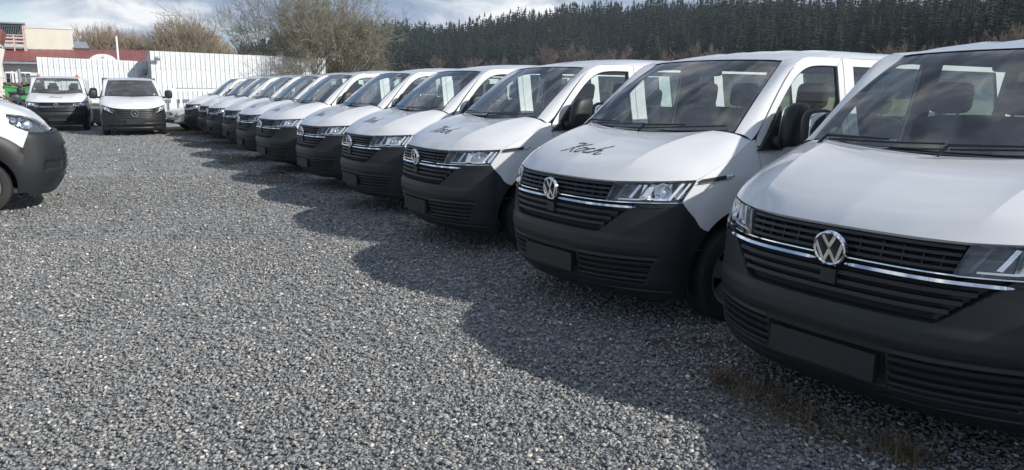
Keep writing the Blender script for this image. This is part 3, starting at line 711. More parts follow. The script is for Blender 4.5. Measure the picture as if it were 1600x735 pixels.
        mb = MB(); In = np.stack([W.side(I[:, 0], I[:, 1], -.006), W.side(I[:, 0]*.994+.009, I[:, 1]*.994, -.008)], 1); mb.grid(In*mir)
        q = np.stack([rs([(2.02, 1.757), (2.02, 1.2)], 8), rs([(2.002, 1.757), (2.002, 1.2)], 8)], 1); mb.grid(W.side(q[..., 0], q[..., 1], -.007)*mir)
        mb.build('window_seal', M_gloss, dr)
        mb = MB(); hx = np.array([1.86, 1.87, 2.02, 2.03]); hp = W.side(hx, np.full(4, .96), .0); hp[1:3, 1] += .028; mb.tube(hp*mir, .014, 8); mb.build('door_handle', M_plast, dr)
        # A pillar
        inn = ws_point(np.full(20, s_*1.0), np.linspace(0, 1, 20))
        ou = rs(_sh([(.962, 1.243), (1.045, 1.305), (1.20, 1.492), (1.36, 1.675), (1.47, 1.766), (1.602, 1.812)]), 20); out_ = W.side(ou[:, 0]-.006, ou[:, 1])*mir
        rows = []
        for k in np.linspace(0, 1, 7):
            p_ = inn*(1-k)+out_*k; bul = math.sin(math.pi*k)
            p_ = p_+np.array([-.004, s_*.013, .010])*bul
            end = catmull(HD[4:], np.array([k*3]))[0]*mir; wq = sst(.72, 1.0, np.linspace(0, 1, 20))[:, None]
            rows.append(p_+(end-p_[-1])*wq)
        mb = MB(); mb.grid(np.stack(rows, 1), .012, C, 'ud'); mb.build('windscreen_pillar', M_white, root)
        # rear flank
        XR = 4.74
        low = [(2.096, .27), (3.36, .27)]+[(3.86+ARCH*math.cos(a), .35+ARCH*math.sin(a)) for a in np.linspace(R(190), R(-10), 15)]+[(4.36, .28), (XR, .32)]
        low = rs(low, 60, False); up = rs([(2.096, 1.2), (XR, 1.2)], 60)
        XZ = np.stack([low*(1-k)+np.stack([low[:, 0], up[:, 1]], -1)*k for k in np.linspace(0, 1, 14)], 1)
        mb = MB(); mb.grid(W.side(XZ[..., 0], XZ[..., 1])*mir, .015, C, 'ldr')
        for (xa, xb) in ((2.096, 2.22), (3.24, 3.37), (4.52, XR)):
            q = np.stack([rs([(xa, 1.2), (xa, 1.8135)], 10), rs([((xa+xb)/2, 1.2), ((xa+xb)/2, 1.8135)], 10), rs([(xb, 1.2), (xb, 1.8135)], 10)], 1); mb.grid(W.side(q[..., 0], q[..., 1])*mir, .015, C, 'lr')
        for (xa, xb) in ((2.22, 3.24), (3.37, 4.52)):
            q = np.stack([rs([(xa, 1.757), (xb, 1.757)], 8), rs([(xa, 1.8135), (xb, 1.8135)], 8)], 1); mb.grid(W.side(q[..., 0], q[..., 1])*mir, .015, C, 'd')
        mb.build('flank_panel', M_white, root)
        for (xa, xb) in ((2.22, 3.24), (3.37, 4.52)):
            q = np.stack([rs([(xa-.01, z_), (xb+.01, z_)], 8) for z_ in np.linspace(1.19, 1.765, 8)], 1); mb = MB(); mb.grid(W.side(q[..., 0], q[..., 1], -.014)*mir); mb.build('window_glass', M_glass, root)
    # ---------------- roof
    sec = np.array([(0, 1.894), (.3, 1.891), (.5, 1.884), (.60, 1.875), (.67, 1.862), (.715, 1.847), (.748, 1.830), (.7665, 1.818)])
    hd = HD
    rows = []
    for b in np.linspace(0, 1, 18):
        x = hd[:, 0]+(2.35-hd[:, 0])*b; e_ = math.sin(b*math.pi/2)**.9
        rows.append(np.stack([x, hd[:, 1]+(sec[:, 0]-hd[:, 1])*e_, hd[:, 2]+(sec[:, 1]-hd[:, 2])*e_], -1))
    for x in np.linspace(2.6, 4.74, 10): rows.append(np.stack([np.full(8, x), sec[:, 0], sec[:, 1]], -1))
    r_ = rows[-1].copy(); r_[:, 0] = 4.82; r_[:, 2] -= .04; r_[:, 1] *= .96; rows.append(r_)
    Rf = np.stack(rows, 0); fine = np.stack([catmull(q, np.linspace(0, 7, 22)) for q in Rf]); 
    fullr = np.concatenate([(fine[:, ::-1]*np.array([1, -1, 1]))[:, :-1], fine], 1)
    yy = np.abs(fullr[..., 1]); rib = .006*np.clip(np.cos(yy*2*math.pi/.22)*3, -1, 1)*(yy < .55)*sst(1.75, 2.2, fullr[..., 0]); fullr[..., 2] += rib
    mb = MB(); mb.grid(fullr, .012, (2.2, 0, 1.0), 'ud'); mb.build('roof', M_white, root)
    # ---------------- tail
    mb = MB()
    def tail(y, z): return np.stack([4.90-.10*(np.abs(y)/.93)**4-.10*np.clip((z-1.0)/.9, 0, 1)**2, y, z], -1)
    def tpan(y0, y1, z0, z1, n_=14):
        Y, Z = np.meshgrid(np.linspace(y0, y1, n_), np.linspace(z0, z1, 8), indexing='ij'); mb.grid(tail(Y, Z), 0, C)
    tpan(-.92, .92, .32, 1.2, 22); tpan(-.74, .74, 1.72, 1.86, 22)
    for s_ in (-1, 1): tpan(s_*.70, s_*.80, 1.2, 1.74, 5)
    tg = mb.build('tailgate', M_white, root)
    mb = MB(); Y, Z = np.meshgrid(np.linspace(-.75, .75, 12), np.linspace(1.19, 1.73, 6), indexing='ij'); mb.grid(tail(Y, Z)-np.array([.012, 0, 0])); mb.build('window_glass', M_glass, tg)
    for s_ in (-1, 1):
        mb = MB(); mb.box((4.815, s_*.875, 1.05), (.05, .07, .42)); mb.build('tail_lamp', M_amber, root)
    mb = MB(); mb.blob((4.90, 0, .42), (.16, 1.84, .26), 20, 10, .4, .4); mb.build('rear_bumper', M_plast, root)
    # ---------------- underbody, wheels
    mb = MB(); mb.box((2.55, 0, .40), (4.4, 1.15, .22)); mb.box((2.35, 0, .36), (1.95, 1.74, .2)); mb.build('underbody', M_dark, root, smooth=False)
    for x in (WCX, 3.86):
        for s_ in (-1, 1): wheel(root, (x, s_*.915, WCZ), s_)
    # ---------------- interior
    mb = MB()
    for s_ in (-1, 1):
        mir = np.array([1, s_, 1]); D = -.035
        O = rs(O_frame, A); I = rs(I_frame, A); O2 = O+np.array([-.004, .0])
        mb.grid(np.stack([W.side(O2[:, 0], O2[:, 1], D), W.side(I[:, 0]+.015, I[:, 1]-.012, D)], 1)*mir)
        for (xa, xb) in ((2.01, 2.24), (3.22, 3.39), (4.50, 4.75)):
            q = np.stack([rs([(xa, 1.15), (xa, 1.80)], 10), rs([(xb, 1.15), (xb, 1.80)], 10)], 1); mb.grid(W.side(q[..., 0], q[..., 1], D)*mir)
        for (xa, xb) in ((2.0, 4.75),):
            q = np.stack([rs([(xa, 1.75), (xb, 1.75)], 12), rs([(xa, 1.812), (xb, 1.812)], 12)], 1); mb.grid(W.side(q[..., 0], q[..., 1], D)*mir)
            q = np.stack([rs([(1.0, 1.205), (xb, 1.195)], 20), rs([(1.0, .9), (xb, .9)], 20), rs([(1.36, .5), (xb, .5)], 20)], 1); mb.grid(W.side(q[..., 0], q[..., 1], D-.03)*mir)
            q = np.stack([rs([(1.0, 1.197), (xb, 1.193)], 20), rs([(1.0, 1.197), (xb, 1.193)], 20)], 1); pq = W.side(q[..., 0], q[..., 1], -.02); pq[:, 1, 1] -= .08; mb.grid(pq*mir, centre=(2, 0, 0))
        pin = ws_point(np.full(16, s_*.955), np.linspace(0, 1, 16))+np.array([.02, 0, -.015]); po = rs(_sh([(.99, 1.2), (1.06, 1.29), (1.22, 1.49), (1.38, 1.67), (1.5, 1.76), (1.62, 1.80)]), 16)
        mb.grid(np.stack([pin, W.side(po[:, 0], po[:, 1], -.05)*mir], 1))
    mb.build('interior_trim', M_trim, root)
    mb = MB(); lin = fullr[1:, ::2].copy(); lin[..., 2] -= .045; lin[..., 1] *= .965; mb.grid(lin); mb.build('roof_liner', M_liner, root)
    mb = MB(); Y, X = np.meshgrid([-.88, .88], [.5, 4.78], indexing='ij'); mb.grid(np.stack([X, Y, np.full(X.shape, .53)], -1)); mb.grid(np.stack([np.full((2, 2), .93), np.array([[-.86, -.86], [.86, .86]]), np.array([[.5, 1.23], [.5, 1.23]])], -1)); mb.build('cabin_floor', M_trim, root, smooth=False)
    prof = rs([(.86, 1.262), (.98, 1.258), (1.12, 1.245), (1.26, 1.20), (1.34, 1.12), (1.36, 1.0), (1.28, .86), (1.15, .78)], 20)
    yv = np.linspace(-.83, .83, 25); hump = .035*np.exp(-((yv+.40)/.2)**2)
    P = np.stack([np.stack([np.full(25, x)+.10*(yv/.83)**2*(1 if i < 8 else .3), yv, z+hump*math.exp(-((x-1.18)/.12)**2)*(z > 1.1)-.006*(yv/.83)**2], -1) for i, (x, z) in enumerate(prof)], 0)
    mb = MB(); mb.grid(P); mb.build('dashboard', M_trim, root)
    mb = MB(); th = np.linspace(0, 2*math.pi, 33); Rm = roty(R(-32))
    ring = (np.stack([np.zeros(33), .185*np.cos(th), .185*np.sin(th)], -1)@roty(R(28)).T)+np.array([1.50, -.42, 1.155]); mb.tube(ring, .017, 8, False)
    mb.blob((1.48, -.42, 1.145), (.07, .13, .12), 12, 8, .8, .8)
    for a in (0, math.pi, -math.pi/2):
        q = np.array([[0, .05*math.cos(a), .05*math.sin(a)], [0, .18*math.cos(a), .18*math.sin(a)]])@roty(R(28)).T+np.array([1.495, -.42, 1.155]); mb.tube(q, .014, 6)
    mb.build('steering_wheel', M_seat, root)
    def seat(x, y, wd, head=True, top=1.36):
        mb = MB(); mb.blob((x, y, .82), (.52, wd, .20), 14, 10, .4, .4)
        mb.blob((x+.30, y, (top+.82)/2), (.17, wd, top-.76), 14, 12, .45, .5, shear=(.17, 0)); s__ = mb.build('seat', M_seat, root)
        if head:
            for yy in ((y,) if wd < .6 else (y-wd*.25, y+wd*.25)):
                mb = MB(); mb.blob((x+.40, yy, top+.135), (.11, .265, .205), 14, 10, .45, .55, shear=(.12, 0))
                for k in (-.06, .06): mb.tube([(x+.385, yy+k, top-.03), (x+.39, yy+k, top+.06)], .008, 6)
                mb.build('headrest', M_seat, s__)
    seat(1.80, -.47, .50, top=1.40); seat(1.80, .43, .90, top=1.40)
    if style == 'B':
        mb = MB(); mb.box((2.36, 0, 1.2), (.04, 1.62, 1.36)); mb.build('bulkhead', M_trim, root, smooth=False)
    seat(2.95, 0, 1.36, top=1.34); seat(3.95, 0, 1.30, top=1.30)
    mb = MB(); mb.blob((1.515, 0, 1.712), (.03, .24, .065), 14, 8, .4, .5); mb.tube([(1.50, 0, 1.74), (1.495, 0, 1.80)], .012, 6); mb.build('inner_mirror', M_trim, root)
    mb = MB(); V = ws_point(np.array([.90, .90, .83, .83]), np.array([.10, .16, .16, .10]))+np.array([.004, 0, -.004]); 
    c_ = V.mean(0); e1 = (V[0]-V[3]); e2 = (V[1]-V[0]); ring = [c_+e1*.5*math.cos(a)+e2*.5*math.sin(a) for a in np.linspace(0, 2*math.pi, 16, endpoint=False)]
    mb.add(ring, [tuple(range(16))]); mb.build('windscreen_sticker', M_stick, root)
    return root

# ------------------------------------------------------------------ the parked row
ROW = [(2.966, 2.025, .040, 'white van nearest the camera, cut off by the right edge, its bonnet plain and bluish', False),
       (3.019, 4.295, .040, 'white van with large clear Koch lettering, parked second from the right edge', True),
       (3.183, 6.946, -.020, 'white Koch van third from the right edge, just behind the boldly lettered one', True),
       (3.345, 9.363, .001, 'white Koch van fourth from the right edge, halfway along the row', True),
       (3.437, 11.815, .007, 'white Koch van fifth from the right edge, its black mirror against the sixth', True),
       (3.420, 14.428, .045, 'white Koch van sixth from the right edge, roof just below the shrub', True),
       (3.569, 16.972, .010, 'white Koch van seventh from the right edge, faint lettering on its bonnet', True),
       (3.860, 20.060, .002, 'white van fourth from the far end of the row, plain bonnet', False),
       (3.860, 22.330, -.03, 'white van third from the far end of the row', False),
       (4.020, 24.640, .003, 'white van last but one at the far end of the row', False),
       (3.930, 26.900, -.03, 'white van at the far end of the row, next to the silver car', False)]
proto = make_van('A')
for i, (x, y, a, lab, let) in enumerate(ROW):
    v = proto if i == 2 else copy_tree(proto, None, ('wing_mirror',)+(() if let else ('bonnet_lettering',))+(('plate_holder_rib',) if i < 2 else ()))
    v.location = (x, y, 0); v.rotation_euler = (0, 0, a)
    tag(v, lab, 'van', 'white vans parked side by side in a row')
    for s_ in (-1, 1): mirror_part(v, s_, True)
# the row goes on past the right edge of the picture: this van shades the ground in front of the nearest one
v = copy_tree(proto, None, ('wing_mirror', 'bonnet_lettering')); v.location = (2.93, -.30, 0); v.rotation_euler = (0, 0, .03)
tag(v, 'white van beside the nearest one, just beyond the right edge', 'van', 'white vans parked side by side in a row')
# van facing the camera in front of the fence
fv = copy_tree(proto, None, ('wing_mirror',)); fv.name = 'passenger_van'; fv.location = (.30, 30.2, 0); fv.rotation_euler = (0, 0, R(85))
tag(fv, 'white van with two orange roof beacons, facing the camera before the low fence', 'van', 'vans facing the camera by the fence')
for s_ in (-1, 1): mirror_part(fv, s_, False)
for s_ in (-1, 1):
    mb = MB(); mb.lathe([(0, .062), (.03, .058), (.042, .035), (.046, 0), (.052, 0), (.052, -.03)], (1.95, s_*.60, 1.885), 'z', 16); mb.build('roof_beacon', M_amber, fv)
cv = make_van('B'); cv.location = (2.36, 26.5, 0); cv.rotation_euler = (0, 0, R(87)); cv.scale = (1.03, 1.0, .965)
tag(cv, 'white van with a ring star badge and rounded black nose, facing the camera', 'van', 'vans facing the camera by the fence')
for s_ in (-1, 1): mirror_part(cv, s_, False)
mb = MB(); V = ws_point(np.array([-.86, -.86, -.77, -.77]), np.array([.03, .12, .12, .03]))+np.array([-.006, 0, .008]); c_ = V.mean(0); e1, e2 = V[0]-V[3], V[1]-V[0]
mb.add([c_+e1*.5*math.cos(a)+e2*.5*math.sin(a) for a in np.linspace(0, 2*math.pi, 16, endpoint=False)], [tuple(range(16))]); mb.build('windscreen_disc', M_white2, cv)

# ------------------------------------------------------------------ delivery van at the left edge
def make_delivery():
    root = empty('delivery_van')
    base = np.array([(0, 0), (.008, .25), (.025, .45), (.06, .62), (.115, .76), (.20, .87), (.32, .95), (.46, .99), (.66, 1.015), (1.0, 1.025)])
    zs = [.20, .30, .42, .55, .70, .85, .95, 1.0, 1.08, 1.16, 1.26, 1.36, 1.46]
    dx = [.17, .095, .03, .0, .0, .03, .075, .16, .215, .285, .41, .66, .92]
    T = []
    for d in dx:
        b = base.copy(); b[:, 0] = d+base[:, 0]*(1-d); T.append(b)
    for b, dy in zip(T, [-.06, -.03, -.01, 0, 0, 0, 0, 0, -.005, -.015, -.035, -.06, -.09]): b[:, 1] += dy*np.linspace(0, 1, 10)
    W = Wrap(zs, T); C = (3, 0, .8); AX, AZ = .97, .36
    arc = lambda r, a: (AX-r*np.cos(a), AZ+r*np.sin(a))
    ax = lambda z: AX-np.sqrt(np.maximum(.66**2-(np.asarray(z)-AZ)**2, 0))
    te_top = W.t_of(np.array([.475]), np.array([.81]))[0]; t_hl = W.t_of(np.array([.40]), np.array([.995]))[0]
    zq = np.linspace(.995, .81, 20); tq = W.t_of(.40+(.995-zq)/.185*.075, zq)
    ztop = lambda t: np.where(t < tq[0], .955+.04*np.clip(t/tq[0], 0, 1), np.interp(t, tq, zq))
    def disp(P, Z, T):
        y = np.abs(P[..., 1]); D = np.zeros(y.shape)
        D -= .03*sst(.50, .52, Z)*(1-sst(.62, .64, Z))*sst(.66, .68, y)*(1-sst(.90, .93, y))
        D -= .012*sst(.27, .28, Z)*(1-sst(.38, .39, Z))*sst(.5, .52, y)*(1-sst(.86, .88, y))
        D -= .03*sst(.42, .43, Z)*(1-sst(.80, .82, Z))*(1-sst(.58, .6, y))
        return D
    mb = MB(); P = bumper_grid(W, ztop, .215, .81, disp, 130, 60, archf=lambda z: np.where(z > .46, .475, .475+0*z)); mb.grid(P, .03, C, 'lr')
    e = P[:, 0]; e2 = e.copy(); e2[:, 0] += .25; e2[:, 1] *= .8; k = len(e); mb.add(np.concatenate([e, e2]), [(i, i+1, k+i+1, k+i) for i in range(k-1)])
    mb.build('bumper', M_plast, root)
    tt = np.linspace(-4.0, 4.0, 41)
    mb = MB(); sweep_bar(mb, W, tt, .972, .028, -.02, .010); mb.build('nose_trim', M_plast, root)
    mb = MB(); sweep_bar(mb, W, tt*.9, .80, .02, -.01, .012); mb.build('nose_trim', M_plast, root)
    mb = MB(); zz = np.linspace(.46, .78, 5); mb.grid(W.off(np.linspace(-2.4, 2.4, 25)[:, None]*np.ones((1, 5)), np.ones((25, 1))*zz[None], np.full((25, 5), -.02))); g_ = mb.build('grille', M_dark, root)
    for zc in (.50, .57, .64, .71):
        mb = MB(); sweep_bar(mb, W, np.linspace(-2.4, 2.4, 25), zc, .03, -.03, .0); mb.build('slat', M_grille, g_, smooth=False)
    hb = [(.175, .985), (.40, .998), (.55, 1.075), (.72, 1.205)]; ht = [(.175, .992), (.225, 1.06), (.34, 1.155), (.56, 1.218), (.74, 1.235)]
    for s_ in (-1, 1):
        mir = np.array([1, s_, 1]); b_ = rs(hb, 22); t_ = rs(ht, 22)
        def S(a, b, d):
            a = np.asarray(a, float); b = np.asarray(b, float); q = np.stack([np.interp(a, np.linspace(0, 1, 22), b_[:, i])*(1-b)+np.interp(a, np.linspace(0, 1, 22), t_[:, i])*b for i in (0, 1)], -1)
            return W.off(W.t_of(q[..., 0], q[..., 1]), q[..., 1], np.broadcast_to(d, a.shape))*mir
        A, B = np.meshgrid(np.linspace(0, 1, 22), np.linspace(0, 1, 8), indexing='ij')
        mb = MB(); mb.grid(S(A, B, .004), .01, C); hl = mb.build('headlight', M_lens, root)
        mb = MB(); bk = S(A, B, -.05); mb.grid(bk)
        for e0, e1 in ((S(A[:, 0], B[:, 0], .0), bk[:, 0]), (S(A[:, -1], B[:, -1], .0), bk[:, -1])): k = len(e0); mb.add(np.concatenate([e0, e1]), [(i, i+1, k+i+1, k+i) for i in range(k-1)])
        mb.build('lamp_housing', M_lampgrey, hl)
        for c0, ra, rb, nm, mt in ((.44, .10, .30, 'reflector_bowl', M_refl), (.66, .05, .22, 'reflector_bowl', M_refl), (.44, .035, .12, 'bulb_cap', M_drl)):
            th = np.linspace(0, 2*math.pi, 17)
            rings = [S(c0+ra*f*np.cos(th), .5+rb*f*np.sin(th), np.full(17, d)) for f, d in ((1.2, -.015), (1.0, -.012), (.6, -.035), (.05, -.042))]
            if nm == 'bulb_cap': rings = [r_+(S(np.full(17, c0), np.full(17, .5), .03)-S(np.full(17, c0), np.full(17, .5), 0)) for r_ in rings]
            mb = MB(); mb.grid(np.stack(rings, 1)); mb.build(nm, mt, hl)
        for a0, a1 in ((.80, .95), (.53, .58)):
            A2, B2 = np.meshgrid(np.linspace(a0, a1, 4), np.linspace(.15, .9, 4), indexing='ij'); mb = MB(); mb.grid(S(A2, B2, -.02)); mb.build('reflector_panel', M_refl, hl)
        # fender
        a_ = np.linspace(math.atan2(.81-AZ, AX-.475), math.pi*.72, 30); lx, lz = arc(.66, a_); lx[0], lz[0] = .475, .81
        lowc = np.stack([lx, lz], 1); upc = np.concatenate([rs(hb[1:], 16), rs([(.74, 1.245), (1.0, 1.30), (lx[-1], 1.36)], 14)]); n_ = len(lowc)
        d0 = np.stack([np.linspace(.475, .40, 12), np.linspace(.81, .998, 12)], 1); d1 = np.stack([np.full(12, lx[-1]), np.linspace(lz[-1], 1.36, 12)], 1); upc[0] = d0[-1]; upc[-1] = d1[-1]
        q = coons(lowc, upc, d0, d1); mb = MB(); mb.grid(W.side(q[..., 0], q[..., 1])*mir, .02, C); mb.build('fender', M_white, root)
        # arch cladding
        a_ = np.linspace(R(-12), R(192), 40); st = np.stack([np.stack([AX-r_*np.cos(a_), AZ+r_*np.sin(a_), np.full(40, d)], -1) for r_, d in ((.40, .02), (.43, .035), (.55, .035), (.63, .02), (.668, -.005))], 1)
        st[..., 0] = np.maximum(st[..., 0], .47)
        pz = np.maximum(st[..., 1], .215); mb = MB(); mb.grid(W.side(st[..., 0], pz, st[..., 2])*mir, .06, C); mb.build('arch_cladding', M_plast, root)
        mb = MB(); L_ = np.stack([np.stack([AX-.40*np.cos(a_), np.full(40, yy)*s_, AZ+.40*np.sin(a_)], -1) for yy in (1.0, .66)], 1); mb.grid(L_); mb.add(np.concatenate([L_[:, 1], [[AX, .66*s_, AZ]]]), [(i, i+1, 40) for i in range(39)]); mb.build('wheel_arch_liner', M_dark, root)
        # rest of flank, simple
        low = rs([(1.47, .25), (3.8, .25)]+[(4.3+.44*math.cos(a), .36+.44*math.sin(a)) for a in np.linspace(R(190), R(-10), 12)]+[(5.4, .3)], 50, False); up = rs([(1.32, 1.36), (5.4, 1.36)], 50)
        q = np.stack([low*(1-k)+up*k for k in np.linspace(0, 1, 8)], 1); mb = MB(); Pq = W.side(q[..., 0], q[..., 1]); mb.grid(Pq*mir, .01, C)
        zz = np.linspace(0, 1, 10); Q = np.stack([np.stack([np.linspace(2.35+(0 if k < .5 else 0), 5.4, 12), np.full(12, .935-.06*k**2), np.full(12, 1.36+.95*k)], -1) for k in zz], 1); mb.grid(Q*mir, .01, C); mb.build('flank_panel', M_white, root)
        mb = MB(); Q = np.stack([np.stack([np.linspace(1.34+.75*k, 2.34, 8), np.full(8, .935-.06*k**2), np.full(8, 1.38+.70*k)], -1) for k in np.linspace(0, 1, 6)], 1); mb.grid(Q*mir); mb.build('window_glass', M_glass, root)
        mb = MB(); mb.blob((1.55, s_*1.16, 1.60), (.14, .24, .40), 14, 10, .5, .6); mb.tube([(1.5, s_*.92, 1.45), (1.55, s_*1.1, 1.5)], .04, 8); mb.build('wing_mirror', M_plast, root)
        for x in (AX, 4.3): wheel(root, (x, s_*.99, .345), s_, .345, .225)
    # bonnet: slices above the lamps
    ed = rs(ht, 60); zz = np.concatenate([np.linspace(.995, 1.20, 14), np.linspace(1.205, 1.236, 16), np.linspace(1.245, 1.40, 10)]); rows = []
    for z in zz:
        xe = np.interp(z, ed[:, 1], ed[:, 0]) if z <= 1.235 else .74+(z-1.235)/.165*.50
        te = W.t_of(np.array([xe]), np.array([z-.0]))[0]; rows.append(W.P(np.linspace(-te, te, 41), np.full(41, z)))
    mb = MB(); mb.grid(np.stack(rows, 1), .02, C); mb.build('bonnet', M_white, root)
    mb = MB(); u = np.linspace(-1, 1, 21); Q = np.stack([np.stack([.95+.10*u**2+1.05*k, u*(.90-.08*k), np.full(21, 1.42+.78*k)], -1) for k in np.linspace(0, 1, 8)], 1); mb.grid(Q); mb.build('windscreen', M_wind, root)
    mb = MB(); Q = np.stack([np.stack([np.full(21, x), u*.87, 2.32+z-.05*u**4], -1) for x, z in ((1.98, -.12), (2.2, 0), (3.5, .06), (5.4, .04))], 1); mb.grid(Q); mb.build('roof', M_white, root)
    mb = MB(); mb.box((5.42, 0, 1.3), (.04, 1.86, 2.0)); mb.build('rear_door', M_white, root, smooth=False)
    mb = MB(); mb.box((3.2, 0, .42), (4.2, 1.2, .2)); mb.box((1.75, 0, .9), (.05, 1.7, 1.0)); mb.build('underbody', M_dark, root, smooth=False)
    return root
dv = make_delivery(); dv.location = (.185, 11.93, 0); dv.rotation_euler = (0, 0, math.pi)
tag(dv, 'white delivery van nose with wide black arch cladding, cut off by the left edge', 'van')

# ------------------------------------------------------------------ silver car behind the far end of the row
def make_car(name, paint):
    root = empty(name)
    st = [(0, .62, .36, .50), (.04, .76, .30, .62), (.18, .84, .24, .70), (.5, .87, .22, .78), (1.0, .885, .22, .86), (1.3, .885, .22, .90), (2.4, .89, .22, .92), (3.6, .88, .24, .92), (4.2, .82, .30, .88), (4.4, .70, .40, .75)]
    rows = []
    th = np.linspace(-math.pi, math.pi, 33)
    for x, hw, z0, z1 in st:
        c, s_ = np.cos(th), np.sin(th); rows.append(np.stack([np.full(33, x)+.12*(np.abs(c)**6)*(1 if x < .6 else 0), hw*np.sign(c)*np.abs(c)**.35, (z0+z1)/2+(z1-z0)/2*np.sign(s_)*np.abs(s_)**.45], -1))
    mb = MB(); mb.grid(np.stack([catmull(np.stack(rows)[:, j], np.linspace(0, 9, 30)) for j in range(33)], 1)); mb.add(rows[0], [tuple(range(33))]); mb.add(rows[-1], [tuple(range(33))]); mb.build('car_body', paint, root)
    g = [(1.15, .74, .90), (1.9, .60, 1.38), (2.2, .58, 1.44), (3.0, .58, 1.43), (3.9, .70, .92)]
    mb = MB(); Q = np.stack([[(x, -hw, z), (x, -hw*.5, z+.02), (x, hw*.5, z+.02), (x, hw, z)] for x, hw, z in g[:2]]); mb.grid(Q); mb.build('windscreen', M_wind, root)
    mb = MB(); Q = np.stack([[(x, -hw, z), (x, -hw*.5, z+.03), (x, hw*.5, z+.03), (x, hw, z)] for x, hw, z in g[1:4]]); mb.grid(Q, .03); mb.build('roof', paint, root)
    mb = MB(); Q = np.stack([[(x, -hw, z), (x, hw, z)] for x, hw, z in g[3:]]); mb.grid(Q); mb.build('rear_window', M_glass, root)
    for s_ in (-1, 1):
        mb = MB(); mb.add([(1.15, s_*.74, .90), (1.9, s_*.60, 1.38), (3.0, s_*.58, 1.43), (3.9, s_*.70, .92)], [(0, 1, 2, 3)]); mb.build('window_glass', M_glass, root)
        mb = MB(); mb.tube([(1.15, s_*.74, .90), (1.9, s_*.60, 1.38), (2.2, s_*.58, 1.44)], .035, 6); mb.build('windscreen_pillar', paint, root)
        mb = MB(); mb.blob((.12, s_*.56, .60), (.16, .36, .13), 12, 8, .5, .6, rot=rotz(s_*R(22))); hl = mb.build('headlight', M_refl, root)
        mb = MB(); mb.blob((.085, s_*.55, .60), (.13, .09, .09), 10, 8, .9, .9, rot=rotz(s_*R(22))); mb.build('lamp_bowl', M_lampgrey, hl)
        mb = MB(); mb.blob((1.35, s_*.98, .98), (.14, .20, .14), 10, 8, .7, .7); mb.build('wing_mirror', M_plast, root)
        for x in (.85, 3.5): wheel(root, (x, s_*.88, .31), s_, .31, .19)
    mb = MB(); mb.box((-.01, 0, .60), (.06, .66, .10)); g_ = mb.build('grille', M_dark, root, smooth=False)
    for z in (.575, .60, .625): mb = MB(); mb.box((-.045, 0, z), (.012, .64, .010)); mb.build('slat', M_chrome, g_, smooth=False)
    mb = MB(); mb.box((.0, 0, .345), (.08, 1.1, .09)); mb.build('air_intake', M_dark, root, smooth=False)
    mb = MB(); mb.blob((.03, 0, .28), (.16, 1.42, .04), 16, 6, .5, .3); mb.build('front_lip', M_silver, root)
    mb = MB(); mb.box((2.2, 0, .75), (2.0, 1.2, .3)); mb.build('seat_row', M_seat, root, smooth=False)
    return root
sc_ = make_car('parked_car', M_silver); sc_.location = (3.68, 29.3, 0); sc_.rotation_euler = (0, 0, R(8))
tag(sc_, 'silver low car half hidden behind the far end of the van row', 'car')
bc = make_car('parked_car', M_bluecar); bc.location = (-.62, 49, .75); bc.rotation_euler = (0, 0, R(88))
tag(bc, 'dark blue car standing by the red roofed building', 'car')
bc.location = (-.55, 50, .62)

# ------------------------------------------------------------------ fences, gate, small yard things
def corrugated(x0, x1, y, z0, z1a, z1b, name, label, group, mats, pitch=.205, sheet=1.025, depth=.05):
    root = empty(name, (x0, y, 0)); tag(root, label, 'fence', group)
    x = x0; i = 0
    while x < x1-.02:
        xe = min(x+sheet, x1); nr = max(1, round((xe-x)/pitch)); xs = []; ys = []
        for k in range(nr):
            a = x+(xe-x)*k/nr; p_ = (xe-x)/nr
            for f, d in ((0, 0), (.36, 0), (.385, .45), (.41, 0), (.74, 0), (.78, 1), (.90, 1), (.94, 0)): xs.append(a+f*p_); ys.append(d*depth)
        xs.append(xe-.002); ys.append(0)
        xs = np.array(xs)-x0; ys = np.array(ys)+ (i % 2)*.003; zt = z1a+(z1b-z1a)*(xs)/(x1-x0)
        P = np.stack([np.stack([xs, ys, np.full(len(xs), z0)], -1), np.stack([xs, ys, zt], -1)], 1)
        mb = MB(); mb.grid(P); F0 = mb.n
        P2 = P.copy(); P2[..., 1] += .006; mb.grid(P2)
        mb.build('sheet', mats[i % len(mats)], root, smooth=False); x = xe; i += 1
    for zz in (.5, 1.5, 2.3):
        mb = MB(); mb.box(((x1-x0)/2, .075, zz), (x1-x0, .06, .06)); mb.build('fence_rail', M_galv, root, smooth=False)
    return root
big = corrugated(4.05, 11.80, 36.5, .03, 3.05, 2.94, 'metal_fence', 'tall white corrugated metal fence behind the far end of the van row', 'corrugated metal fences', [M_fence])
low = corrugated(-.15, 4.03, 38.0, .03, 2.72, 2.64, 'metal_fence', 'lower white corrugated metal fence behind the two vans facing the camera', 'corrugated metal fences', [M_fence, M_fence, M_fence])
mb = MB(); xs = np.linspace(0, 1.5, 11); P = np.stack([np.stack([np.full(11, 0)+.02*(np.arange(11) % 2), xs, np.full(11, z)], -1) for z in (.03, 3.05)], 1); mb.grid(P)
ret = mb.build('side_panel', M_fence_g, big, smooth=False)
ret.location = (-.012, .02, 0)
mb = MB(); P = np.stack([np.stack([np.full(8, 0)+.02*(np.arange(8) % 2), np.linspace(0, .8, 8), np.full(8, z)], -1) for z in (.03, 2.72)], 1); mb.grid(P); q = mb.build('side_panel', M_fence_g, low, smooth=False); q.location = (-.01, .02, 0)
